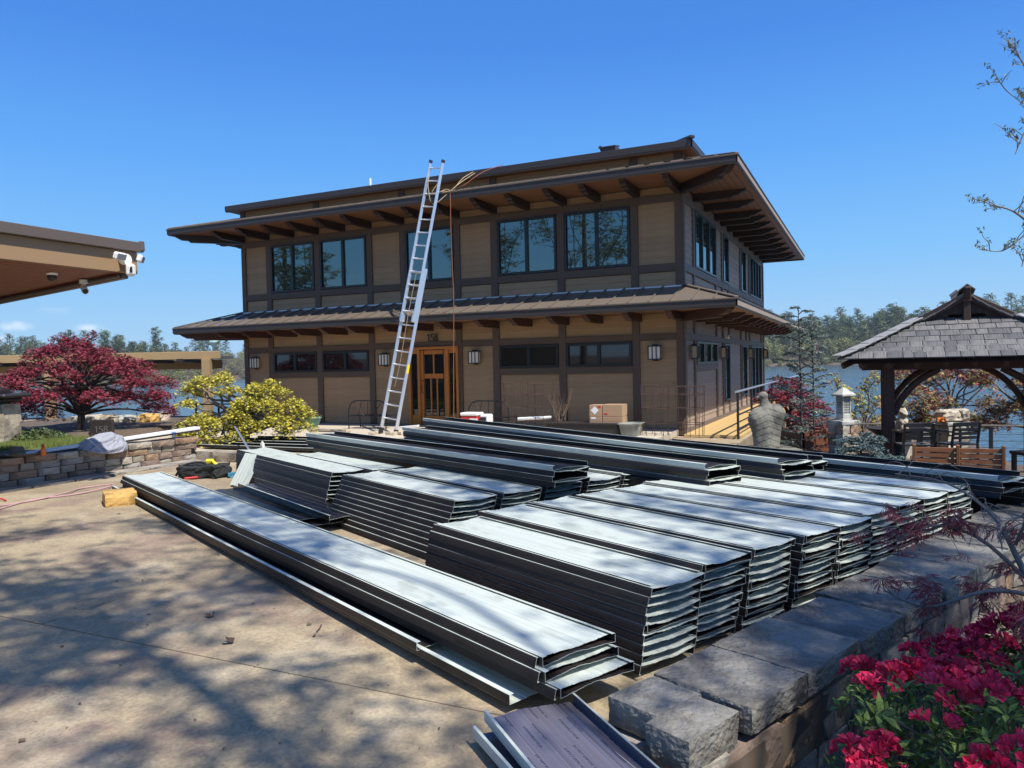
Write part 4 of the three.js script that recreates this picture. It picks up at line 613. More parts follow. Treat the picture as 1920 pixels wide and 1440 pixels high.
// ---------- the garage corner at the left ----------
{
  const g = T('garage', 'garage eave corner with tan fascia and red brown boarded soffit at the left edge', 'garage', [-9.2, 0, -7.36]), tilt = .07, TL = TM(0, 3.008, 0, 0, 0, tilt);
  P(g, 'fascia', G([box(.04, .3, 10, .006), TM(-.02, 3.16, 4.98)]), m.tanWall);
  P(g, 'fascia', G([box(9, .26, .04, .006), TM(-4.52, 0, 0)]), m.tanWall, TL.clone().multiply(TM(0, .12, .02)));
  P(g, 'roof_edge', G([box(.06, .135, 10.1, .008), TM(.05, 3.375, 4.98)], [box(9.2, .135, .06, .008), TM(-4.5, 3.375 - .3, -.05, 0, 0, tilt)]), m.garageEdge);
  P(g, 'roof', G([box(9.1, .06, 10), TM(-4.5, 3.36 - .31, 5, 0, 0, tilt)]), m.garageEdge);
  for (let i = 0; i < 30; i++) P(g, 'soffit_board', box(.126, .016, 9.9, .004), m.garageSoffit, TL.clone().multiply(TM(-.12 - i * .141, .02, 5.05)));
  P(g, 'gutter_beam', G([box(4.6, .07, .1, .01), TM(-2.4, -.02, .1)], [box(4.6, .04, .05, .01), TM(-2.4, -.03, .2)]), m.garageEdge, TL);
  P(g, 'wall', G([box(5, 2.9, 9.4), TM(-7.1, 1.45, 5.3)]), m.tanWall); P(g, 'bracket', prism([[2.72, 0], [2.55, .02], [2.42, .2], [2.42, .5], [2.72, .5]], .16), m.garageEdge, TM(-3.35, -.02, .12, 0));
  const cm = (n, l, p) => T(n, l, 'camera', p);
  const d = cm('dome_camera', 'small black dome camera on the boarded soffit', [-9.8, 2.985, -6.55]); P(d, 'base', new THREE.CylinderGeometry(.075, .06, .04, 20), m.white, TM(0, -.01, 0)); P(d, 'dome', new THREE.SphereGeometry(.06, 18, 12), m.black, TM(0, -.05, 0));
  const u = cm('bullet_camera', 'white bullet camera under the soffit near its outer edge', [-9.95, 2.94, -7.1]); P(u, 'base', new THREE.CylinderGeometry(.055, .055, .05, 18), m.white, TM(0, -.01, 0)); P(u, 'arm', G(tube([V(0, -.02, 0), V(.02, -.07, .02), V(.05, -.1, .04)], .025, 8)), m.white); P(u, 'barrel', G([new THREE.CylinderGeometry(.042, .045, .17, 16).rotateZ(PI / 2), TM(.1, -.13, .06, -.5, 0, -.35)]), m.white); P(u, 'lens', new THREE.CylinderGeometry(.036, .036, .012, 16).rotateZ(PI / 2), m.black, TM(.178, -.163, .105, -.5, 0, -.35));
  const fl = T('floodlight_camera', 'white twin floodlight with camera on the tan fascia corner', 'floodlight', [-9.17, 3.14, -7.16]);
  P(fl, 'mount', new THREE.CylinderGeometry(.07, .075, .08, 20).rotateZ(PI / 2), m.white, TM(.03, .04, .02));
  for (const s of [-1, 1]) { const hd = P(fl, 'lamp_head', box(.07, .1, .2, .02), m.white, TM(.13, .06, s * .16 + .02, .5 - s * .25, 0, -.35)); P(hd, 'lamp_face', box(.008, .08, .17, .003), M([.25, .26, .28], .2), TM(.036, 0, 0)); }
  P(fl, 'camera_body', box(.11, .17, .12, .03), m.white, TM(.08, -.1, -.02, .4)); P(fl, 'lens', new THREE.CylinderGeometry(.042, .042, .02, 18).rotateZ(PI / 2), m.black, TM(.13, -.1, -.0, .5));
}
// ---------- left background ----------
{
  const pg = T('pergola', 'long tan flat roofed pergola on posts by the lake behind the red maple', 'pergola'), beam = (r0, f0, r1, f1, y0, y1, d) => bar(rf(r0, f0, (y0 + y1) / 2), rf(r1, f1, (y0 + y1) / 2), d, y1 - y0, .01);
  P(pg, 'front_beam', beam(-26, 26.4, -10.3, 26.9, 2.06, 2.33, .12), m.pergolaTan); P(pg, 'back_beam', beam(-26, 29, -11.2, 29.4, 1.72, 2.05, .12), m.pergolaTan);
  for (let k = 0; k < 14; k++) P(pg, 'rafter', beam(-11.6 - k * 1.05, 26.5, -12.0 - k * 1.05, 29.2, 1.95, 2.08, .16), m.rafter);
  P(pg, 'roof', beam(-26, 27.9, -10.8, 28.3, 2.1, 2.2, 2.7), m.garageEdge);
  for (const [r, f] of [[-16.1, 26.5], [-10.75, 26.8], [-21.5, 26.3]]) P(pg, 'post', G([box(.28, 3.2, .28, .01), TM(0, 0, 0)]), m.pergolaTan, TM(...rf(r, f, .46).toArray(), YAW));
  const dr = T('dock_railing', 'thin black railing by the lake seen left of the yellow maple', 'railing'); for (let k = 0; k < 5; k++) P(dr, 'post', bar(rf(-11.3 + k * .75, 25.3, -.6), rf(-11.3 + k * .75, 25.3, .5), .05, .05), m.black); P(dr, 'rail', bar(rf(-11.3, 25.3, .52), rf(-8.3, 25.3, .52), .05, .04), m.black); P(dr, 'rail', bar(rf(-11.3, 25.3, .1), rf(-8.3, 25.3, .1), .03, .03), m.black);
  for (let k = 0; k < 11; k++) { const c = rf(-11.7 + k * .21 + rr(-.04, .04), 20.6 + rr(-.3, .3), .34 + rr(-.03, .05)), w = rr(.24, .42); tag(P(scene, 'shore_boulder', rock(w, rr(.22, .34), rr(.3, .4), 900 + k, .25, 4, 1), pick([m.paleStone, m.granite, m.paleStone, m.blockStone]), TM(c.x, c.y, c.z, rr(0, 3))), `${ORD[k]} pale boulder from the left in the shore row behind the red maple`, 'boulder', 'pale boulders along the shore'); }
  const sg = T('house_number_stone', 'dark stone slab with the house number standing on the lawn under the red maple', 'sign', rf(-9.05, 16.7, .24), YAW + .05); P(sg, 'slab', box(.5, .4, .1, .015), m.darkPlanter, TM(0, .18, 0));
  [...'158'].forEach((c, i) => { const g = new TextGeometry(c, { font, size: .14, depth: .012, curveSegments: 5 }); P(sg, 'numeral', uvm(g), M([.1, .095, .09], .7), TM(-.15 + i * .1, .1, .048)); });
  const ls = T('garden_pillar', 'pale stone pillar under a dark slab roof at the left edge', 'stone lantern', rf(-10.42, 15.2, .28), YAW); P(ls, 'body', rock(.62, .82, .6, 51, .05, 5, 1.6), m.paleStone, TM(.1, .4, 0, 0, 0, 0, [1, 1, 1])); P(ls, 'roof', G([box(1.1, .08, .9, .03), TM(0, .95, 0)], [box(.8, .1, .7, .04), TM(0, .87, 0)]), m.darkPlanter); P(ls, 'cap', rock(.5, .1, .4, 52, .1, 3), m.darkPlanter, TM(0, 1.03, 0));
  const sh = T('low_shrub', 'low dark green shrub on the lawn before the garden pillar', 'shrub', rf(-9.6, 15.4, .28)), f = new F(); for (let k = 0; k < 1500; k++) { const a = rr(0, 6.28), q = Math.sqrt(R()); f.leaf(V(cos(a) * q * .75, .26 * (1 - q * q) * R() + .03, sin(a) * q * .6), rr(.04, .08), 2, vary([.035, .06, .015], [.1, .14, .03], .3), .6, .5); } P(sh, 'leaves', f.geo(), m.leaf); P(sh, 'stem', G(tube([V(0, -.1, 0), V(.02, .1, .01)], .02)), m.bark);
  // short grass blades
  const bl = new F(); for (let k = 0; k < 26; k++) { const q = V(rr(-.08, .08), 0, rr(-.08, .08)), a = rr(0, 6.28), h = rr(.04, .1); bl.tri(q.clone().add(V(cos(a) * .004, 0, sin(a) * .004)), q.clone().add(V(rr(-.03, .03), h, rr(-.03, .03))), q.clone().add(V(-cos(a) * .004, 0, -sin(a) * .004)), vary([.1, .15, .03], [.22, .24, .06])); }
  const N = 7000, gi = new THREE.InstancedMesh(bl.geo(), m.leaf, N), mt = new THREE.Matrix4(); gi.name = 'grass'; for (let k = 0; k < N; k++) { const x = rr(-22, -13.25), z = rr(-10, -3.6); gi.setMatrixAt(k, TM(x, .28 + .12 * (n3(x + 18.1 - 18.1 + 40 + 0, z + 40, 1, 9) - .5) + .02, z, rr(0, 6), 0, 0, rr(.7, 1.3))); } scene.add(shade(stuff(gi)));
}
// ---------- the shelter on the right ----------
{
  const c = rf(8.68, 14.63), g = T('garden_shelter', 'open timber shelter with grey wood shingle roof on the right', 'gazebo', [c.x, -.75, c.z]);
  const pH = 1.3, eY = 2.27, RH = 2.12, tw = .78, tY = 3.02;
  for (const x of [-pH, pH]) for (const z of [-pH, pH]) P(g, 'post', swapUv(box(.2, 2.3, .2, .015).clone()), m.timber, TM(x, 1.1, z));
  for (const s of [-1, 1]) { P(g, 'beam', box(3.5, .2, .16, .012), m.timber, TM(0, 2.24, s * pH)); P(g, 'beam', box(.16, .2, 3.5, .012), m.timber, TM(s * pH, 2.245, 0)); }
  const br = (x, z, dx, dz) => P(g, 'brace', G(tube([V(x + dx * .08, 1.32, z + dz * .08), V(x + dx * .22, 1.62, z + dz * .22), V(x + dx * .48, 1.93, z + dz * .48), V(x + dx * .82, 2.15, z + dz * .82)], .065, 5)), m.timber);
  for (const x of [-1, 1]) for (const z of [-1, 1]) { br(x * pH, z * pH, -x, 0); br(x * pH, z * pH, 0, -z); }
  for (let k = -4; k <= 4; k++) for (const s of [-1, 1]) { const a = V(k * .44, eY - .04, s * (RH - .06)), b = V(k * .16, tY - .1, s * tw); P(g, 'rafter', bar(a, b, .07, .1), m.timber); P(g, 'rafter', bar(V(a.z, a.y, a.x), V(b.z, b.y, b.x), .07, .1), m.timber); }
  P(g, 'sheathing', rawTri((() => { const t = [], e = RH - .03, y0 = eY + .0, y1 = tY; const c4 = (w, y) => [[-w, y, w], [w, y, w], [w, y, -w], [-w, y, -w]], A = c4(e, y0), Bq = c4(tw, y1); for (let i = 0; i < 4; i++) { const j = (i + 1) % 4; t.push(...A[i], ...A[j], ...Bq[j], ...A[i], ...Bq[j], ...Bq[i]); } return t; })()), m.timber);
  const rows = 7, run = RH - tw, rise = tY - eY, sl = Math.hypot(run, rise), ang = Math.atan2(rise, run);
  for (let side = 0; side < 4; side++) for (let q = 0; q < rows; q++) {
    const t0 = q / rows, hw = lerp(RH, tw, t0), bend2 = .05 * Math.pow(1 - t0, 3), d = sl / rows * 1.28; let x = -hw + .02;
    while (x < hw - .05) { const w = Math.min(rr(.16, .34), hw - x - .02); if (w < .05) break; const zc = lerp(RH, tw, t0 + .6 / rows), y = lerp(eY, tY, t0 + .6 / rows) + bend2 + .035; const sh2 = side === 3 && q > 0 || side === 0 || side === 1 || side === 2; P(g, 'shingle', box(w - .008, .026, d + rr(-.015, .015), .004), SHINGLES[Math.floor(R() * 3)], TM(0, 0, 0, side * PI / 2).multiply(TM(x + w / 2, y, zc + rr(-.008, .008), rr(-.01, .01), ang - .075, rr(-.01, .01)))); x += w; }
  }
  for (let k = 0; k < 4; k++) { const sx2 = k & 1 ? 1 : -1, sz = k & 2 ? 1 : -1; for (let q = 0; q < 6; q++) { const a = lerp(0, 1, q / 6), b = lerp(0, 1, (q + 1.15) / 6), pt = (t) => V(sx2 * lerp(RH + .03, tw, t), lerp(eY, tY, t) + .085 + .05 * Math.pow(1 - t, 3), sz * lerp(RH + .03, tw, t)); const p0 = pt(a), p1 = pt(Math.min(1, b)); p0.y += .012; P(g, 'sheen_hip_shingle', bar(p0, p1, .24, .022, .004), m.sheenHipShingle, null); } }  // hip rows wear the paler grey with the sheen painted in
  // gablet on top
  const gw = .84, y0 = tY - .04, y1 = tY + .47, zf = .9, curve = (u) => { const t = Math.abs(u); return y1 - (y1 - y0) * (1.35 * t - .35 * t * t); };
  for (const s of [-1, 1]) for (let q = 0; q < 5; q++) { const u0 = q / 5, u1 = (q + 1.2) / 5, n = 6; for (let j = 0; j < n; j++) { const z0 = -zf + (2 * zf) * j / n, wz = 2 * zf / n, a = V(s * gw * u0, curve(u0) + .03, z0 + wz / 2), b = V(s * gw * u1, curve(u1) + .012, z0 + wz / 2), f2 = b.clone().sub(a); P(g, 'shingle', box(f2.length(), .024, wz - .006, .004), SHINGLES[(q + j) % 3], TM((a.x + b.x) / 2, (a.y + b.y) / 2 + rr(0, .008), a.z, 0, 0, Math.atan2(f2.y, f2.x) + (s < 0 ? PI : 0))); } }
  for (const z of [-zf + .12, zf - .12]) { const t = []; const N2 = 10; for (let i = 0; i < N2; i++) { const a = -1 + 2 * i / N2, b = -1 + 2 * (i + 1) / N2; t.push(a * gw, y0 + .16, z, b * gw, y0 + .16, z, b * gw, Math.max(y0 + .16, curve(b)), z, a * gw, y0 + .16, z, b * gw, Math.max(y0 + .16, curve(b)), z, a * gw, Math.max(y0 + .16, curve(a)), z); } P(g, 'gable_board', rawTri(t), m.darkTimber); P(g, 'gable_frame', G([bar(V(-gw, y0 + .02, z + .06 * Math.sign(z)), V(0, y1 - .02, z + .06 * Math.sign(z)), .08, .13, .012)], [bar(V(gw, y0 + .02, z + .06 * Math.sign(z)), V(0, y1 - .02, z + .06 * Math.sign(z)), .08, .13, .012)], [box(.12, .55, .08, .01), TM(0, y1 - .28, z + .05 * Math.sign(z))]), m.darkTimber); for (const s of [-1, 1]) P(g, 'gable_board', rawTri([s * gw * 1.0, y0 - .02, z, s * .3, y0 - .02, z, s * .3, y0 + .16, z, s * gw, y0 - .02, z, s * .3, y0 + .16, z, s * gw * .86, y0 + .16, z]), m.darkTimber); }
  for (let j = 0; j < 7; j++) { const z0 = -zf + .1 + j * .272, up = Math.pow(Math.abs(z0 - .1 + .03) / zf, 3) * .13; for (const q of [-1, 1]) P(g, 'ridge_shingle', box(.17, .022, .27, .005), SHINGLES[j % 3], TM(q * .062, y1 + .03 + up, z0 - .05, 0, j > 4 ? -.2 : j < 2 ? .2 : 0, -q * .7)); }
  P(g, 'ridge_tip', G([box(.1, .22, .09, .015), TM(0, y1 + .03, zf + .05, 0, .25)]), m.darkTimber); P(g, 'ridge_beam', box(.14, .14, 2 * zf, .01), m.timber, TM(0, y1 - .06, 0));
}
// ---------- statues, pots and furniture on the right ----------
function sculpt(res, size, field, detail) {                                         // one smooth skin round a distance field
  const mc = new MarchingCubes(res, m.statue, false, false, 120000), n = mc.size, h = n / 2; mc.isolation = 0;
  for (let k = 0; k < n; k++) for (let j = 0; j < n; j++) for (let i = 0; i < n; i++) mc.field[i + j * n + k * n * n] = -field((i - h) / h * size, (j - h) / h * size, (k - h) / h * size);
  mc.update(); const c = mc.count, g = new THREE.BufferGeometry(); g.setAttribute('position', new THREE.BufferAttribute(mc.positionArray.slice(0, c * 3).map((x) => x * size), 3)); g.computeVertexNormals(); return uvm(g);
}
const smin = (a, b, k) => { const h = Math.max(0, k - Math.abs(a - b)) / k; return Math.min(a, b) - h * h * k / 4; };
const ell = (x, y, z, cx, cy2, cz, a, b, c) => { const dx = (x - cx) / a, dy = (y - cy2) / b, dz = (z - cz) / c, k = Math.hypot(dx, dy, dz), k2 = Math.hypot(dx / a, dy / b, dz / c); return k2 ? k * (k - 1) / k2 : -Math.min(a, b, c); };
const caps = (x, y, z, a, b, ra, rb) => { const dx = b[0] - a[0], dy = b[1] - a[1], dz = b[2] - a[2], t = Math.min(1, Math.max(0, ((x - a[0]) * dx + (y - a[1]) * dy + (z - a[2]) * dz) / (dx * dx + dy * dy + dz * dz))); return Math.hypot(x - a[0] - dx * t, y - a[1] - dy * t, z - a[2] - dz * t) - lerp(ra, rb, t); };
{
  const e = T('eagle_statue', 'grey stone eagle statue seen from behind with half open wings', 'statue', rf(4.27, 12.8, .62), YAW);
  const body = sculpt(72, .56, (x, y, z) => {                                      // +z faces the camera: its back
    let d = caps(x, y, z, [0, -.44, 0], [0, .0, 0], .2, .15); d = smin(d, caps(x, y, z, [0, .05, .0], [-.015, .36, -.03], .15, .066), .12);
    d = smin(d, ell(x, y, z, -.03, .405, -.03, .088, .07, .075), .025); d = smin(d, caps(x, y, z, [-.09, .4, -.03], [-.16, .372, -.03], .036, .017), .02); d = smin(d, caps(x, y, z, [-.158, .374, -.03], [-.172, .335, -.03], .016, .006), .012);
    for (const s of [-1, 1]) { const hi = s > 0 ? .08 : .0; d = smin(d, caps(x, y, z, [s * .15, -.42, .05], [s * .205, hi, .04], .085, .115), .12); d = smin(d, ell(x, y, z, s * .2, hi + .04, .03, .11, .13, .11), .14); }
    d = smin(d, caps(x, y, z, [0, -.44, .14], [0, -.1, .1], .1, .06), .1);
    if (y < .24 && z > -.06) { const row = y * 10 + .35 * Math.abs(x) * 10, col = x * 11 + (Math.floor(row) & 1) * .5, fr = row - Math.floor(row), fc = col - Math.floor(col) - .5; d += .007 * (fr - .5 + fc * fc * 1.6); } else d += .003 * sin(y * 90) * sin(x * 60);
    return Math.max(d, -.5 - y);
  });
  P(e, 'eagle', body, m.statue); e.scale.set(.88, 1, .88); const pd = T('statue_plinth', 'dark low plinth under the grey eagle statue', 'plinth', rf(4.3, 12.8, -.75), YAW); P(pd, 'block', box(.8, .84, .7, .03), m.darkPlanter, TM(0, .42, 0)); P(pd, 'slab', box(.9, .06, .8, .012), m.statue, TM(0, .865, 0));
  const LS = .86, l = T('stone_lantern', 'pale carved stone lantern with peaked roof on a rubble pillar', 'stone lantern', rf(5.63, 12.9, .56), YAW + .3);
  P(l, 'foot', G([box(.34, .05, .34, .01), TM(0, .03, 0)], [box(.28, .09, .28, .01), TM(0, .1, 0)]), m.granite); P(l, 'dark_core', box(.2, .34, .2), m.black, TM(0, .32, 0));  // black core paints the shade inside the lattice holes
  for (let s = 0; s < 4; s++) { const b = new B(); for (let i = 0; i < 6; i++) b.add(box(.014, .35, .03), TM(-.105 + i * .042, .32, .112)); for (let j = 0; j < 8; j++) b.add(box(.24, .014, .026), TM(0, .15 + j * .049, .112)); for (const x of [-.125, .125]) b.add(box(.035, .37, .035, .004), TM(x, .32, .12)); P(l, 'lattice', b.geo(), m.granite, TM(0, 0, 0, s * PI / 2)); }
  P(l, 'roof', G([rawTri((() => { const t = [], c = [[-.23, .23], [.23, .23], [.23, -.23], [-.23, -.23]]; for (let i = 0; i < 4; i++) { const a = c[i], b = c[(i + 1) % 4]; t.push(a[0], .53, a[1], b[0], .53, b[1], 0, .67, 0, a[0], .5, a[1], b[0], .5, b[1], b[0], .53, b[1], a[0], .5, a[1], b[0], .53, b[1], a[0], .53, a[1]); } return t; })())], [box(.44, .02, .44), TM(0, .508, 0)]), m.granite);
  l.scale.set(.6, LS, .6);
  const pl = T('rubble_pillar', 'squat rubble stone pillar with flat slab carrying the pale lantern', 'pillar', rf(5.63, 12.9, -.75), YAW + .3);
  for (let r = 0; r < 7; r++) for (let k = 0; k < 4; k++) { const s = rr(.2, .32); for (const q of [0, 1]) P(pl, 'stone', rock(q ? .54 - s : s, .175, .26, 1000 + r * 9 + k * 2 + q, .16, 2), pick([STONES[0], STONES[2], m.paleStone, STONES[3]]), TM(0, .1 + r * .182, 0, k * PI / 2).multiply(TM(q ? -.27 + s + (.54 - s) / 2 : -.27 + s / 2, 0, .16))); } P(pl, 'slab', rock(.62, .07, .6, 1100, .06, 4), m.granite, TM(0, 1.29, 0)); pl.scale.set(.62, 1, .62);
  // planter boxes
  const pb = (label, r, f, w, h, mat, y = -.75) => { const g = T('planter_box', label, 'planter', rf(r, f, y), YAW + .44); for (let k = 0; k < 4; k++) P(g, 'side', box(w, h, .05, .008), mat, TM(0, 0, 0, k * PI / 2).multiply(TM(0, h / 2, w / 2 - .025))); P(g, 'soil', box(w - .1, .04, w - .1), m.soil, TM(0, h - .06, 0)); return g; };
  pb('tall rust brown planter box behind the eagle statue', 5.3, 13.9, .78, 1.1, m.planter); pb('lower dark planter box right in front of the rust brown one', 4.95, 13.0, .62, .8, m.darkPlanter);
  { const s = T('green_shrub', 'small bright green shrub between the eagle and the rust planter', 'shrub', rf(4.85, 13.9, -.4)), f = new F(); for (let k = 0; k < 900; k++) { const a = rr(0, 6.28), q = Math.sqrt(R()); f.leaf(V(cos(a) * q * .3, .55 * (1 - q * q) * R() + .1, sin(a) * q * .3), rr(.03, .06), 2, vary([.06, .12, .02], [.2, .28, .05], .3), .6, .5); } P(s, 'leaves', f.geo(), m.leaf); P(s, 'stem', G(tube([V(0, -.4, 0), V(.02, .1, .01)], .02)), m.bark); }
  // fire bowl
  const fb = T('fire_bowl', 'wide dark metal bowl behind the front shelter post', 'bowl', rf(8.9, 17.6, -.95), YAW); P(fb, 'bowl', lathe([[.02, .62], [.3, .66], [.62, .9], [.64, .93], [.58, .92], [.28, .7], [0, .67]], 28), m.bronze); P(fb, 'stem', lathe([[.25, 0], [.2, .05], [.12, .3], [.2, .62]], 16), m.darkPlanter);
  // seated figure
  const sf = T('guardian_figure', 'small pale stone figure of a seated animal beside the shelter post', 'statue', rf(9.2, 18, .1), YAW + .3); sf.scale.setScalar(1.1);
  P(sf, 'figure', sculpt(48, .42, (x, y, z) => { let d = caps(x, y, z, [0, -.3, -.02], [0, .02, .04], .13, .095); d = smin(d, caps(x, y, z, [-.07, -.36, .12], [-.05, .0, .1], .045, .05), .04); d = smin(d, caps(x, y, z, [.07, -.36, .12], [.05, .0, .1], .045, .05), .04); d = smin(d, ell(x, y, z, 0, .18, .07, .09, .1, .09), .05); d = smin(d, ell(x, y, z, 0, .15, .15, .045, .04, .05), .03); for (const s of [-1, 1]) { d = smin(d, ell(x, y, z, s * .07, .26, .05, .025, .035, .02), .02); d = smin(d, ell(x, y, z, s * .12, -.28, .03, .07, .09, .12), .04); } d = smin(d, caps(x, y, z, [0, -.2, -.14], [0, .02, -.2], .04, .03), .04); return Math.max(d + .008 * sin(x * 60) * sin(y * 55), -.39 - y); }), m.paleStone, TM(0, .0, 0)); P(sf, 'base', rock(.36, .75, .36, 1200, .05, 3), m.paleStone, TM(0, -.76, 0));
  // slab table with a boulder
  const tb = T('slab_table', 'stone slab table on a rubble column carrying a pale boulder', 'table', rf(10.5, 18.2, -1.05), YAW + .2); P(tb, 'slab', rock(.66, .08, .6, 1300, .05, 4), m.granite, TM(0, 1.06, 0)); for (let r = 0; r < 5; r++) for (let q = 0; q < 4; q++) P(tb, 'stone', rock(.3, .2, .3, 1310 + r * 4 + q, .16, 2), pick([STONES[0], m.paleStone, STONES[2]]), TM((q & 1 ? .15 : -.15), .1 + r * .2, (q & 2 ? .15 : -.15)));
  tag(P(scene, 'pale_boulder', rock(.74, .27, .4, 1400, .28, 8, .8), m.paleStone, TM(...rf(10.52, 18.1, .2).toArray(), YAW + .1, 0, .04)), 'long pale boulder lying on the slab table', 'boulder');
  tag(P(scene, 'orange_cloth', rock(.2, .1, .16, 1410, .5, 4, .8), m.orange, TM(...rf(10.16, 17.95, .12).toArray(), 1)), 'crumpled orange cloth at the left end of the pale boulder', 'cloth');
  // bar chairs
  const chair = T('bar_chair', 'black slatted bar chair nearer the shelter post', 'chair', rf(6.86, 13.0, -.75), YAW - .12);
  for (const x of [-.23, .23]) { P(chair, 'back_leg', G([bar(V(x, 0, .24), V(x, .9, .2), .035, .035, .004)], [bar(V(x, .9, .2), V(x, 1.26, .27), .035, .035, .004)]), m.blackMetal); P(chair, 'front_leg', bar(V(x, 0, -.24), V(x, 1.1, -.22), .035, .035, .004), m.blackMetal); P(chair, 'arm', bar(V(x, 1.1, .22), V(x, 1.1, -.26), .045, .025, .004), m.blackMetal); }
  for (const y of [1.0, 1.07, 1.14, 1.23]) P(chair, 'back_slat', box(.44, y > 1.2 ? .07 : .05, .016, .003), m.blackMetal, TM(0, y, .2 + (y - .9) * .19)); P(chair, 'seat', G(...[-.18, -.09, 0, .09, .18].map((z) => [box(.46, .025, .07, .004), TM(0, .88, z)])), m.blackMetal); P(chair, 'foot_rail', G([bar(V(-.23, .32, -.235), V(.23, .32, -.235), .025, .025)], [bar(V(-.23, .4, .22), V(.23, .4, .22), .025, .025)]), m.blackMetal);
  const c2 = chair.clone(); c2.name = numbered('bar_chair'); scene.add(c2); c2.position.copy(rf(7.58, 12.95, -.75)); c2.rotation.y = YAW + .1; c2.userData.label = 'black slatted bar chair farther right in front of the slab table';
  // bench seen from behind
  const bn = T('wooden_bench', 'red brown slatted wooden bench seen from behind by the low dark pile', 'bench', rf(7.2, 12.28, -.75)), bw = 1.25;
  for (const x of [-bw / 2, 0, bw / 2]) P(bn, 'back_post', bar(V(x, .3, .02), V(x, .94, .07), .07, .05, .006), m.bench); for (let k = 0; k < 5; k++) P(bn, 'back_slat', box(bw - .04, .075, .022, .004), m.bench, TM(0, .5 + k * .088, .018 + k * .007)); for (let k = 0; k < 4; k++) P(bn, 'seat_slat', box(bw, .025, .1, .004), m.bench, TM(0, .43, -.06 - k * .115)); for (const x of [-bw / 2, bw / 2]) for (const z of [0, -.42]) P(bn, 'leg', box(.07, .42, .07, .006), m.bench, TM(x, .21, z)); for (const x of [-bw / 2, bw / 2]) P(bn, 'arm', box(.08, .035, .5, .006), m.bench, TM(x, .66, -.2));
  const sd = T('side_table', 'small dark grey side table right of the wooden bench', 'table', rf(8.2, 11.9, -.75), YAW); P(sd, 'top', box(.5, .05, .5, .008), m.darkPlanter, TM(0, .82, 0)); for (const x of [-.2, .2]) for (const z of [-.2, .2]) P(sd, 'leg', box(.06, .8, .06, .005), m.darkPlanter, TM(x, .4, z)); P(sd, 'shelf', box(.42, .03, .42, .005), m.darkPlanter, TM(0, .3, 0));
  // cable railing along the lake
  const cr = T('cable_railing', 'black cable railing along the terrace edge in front of the lake', 'railing', rf(8.75, 18.9, -1.02)); for (let k = 0; k < 6; k++) P(cr, 'post', box(.08, .98, .08, .006), m.black, TM(k * 1.5 - .3, .49, 0)); P(cr, 'top_rail', box(8, .035, .06, .006), m.greyBark, TM(3.6, .99, 0)); for (let k = 0; k < 5; k++) P(cr, 'cable', box(8, .006, .006), m.blackMetal, TM(3.6, .15 + k * .16, 0));
  // walkway railing at the side of the house
  const wr = T('walkway_railing', 'black walkway railing with pale top rail beside the house', 'railing', [-2.47, 0, -16.1]); for (let k = 0; k < 8; k++) P(wr, 'post', box(.045, .97, .045, .004), m.black, TM(0, .48, -k * 2)); P(wr, 'top_rail', box(.06, .035, 15, .006), m.alum, TM(0, .985, -7.3)); for (const y of [.18, .5]) P(wr, 'lower_rail', box(.03, .03, 14.6, .004), m.black, TM(0, y, -7.2));
}
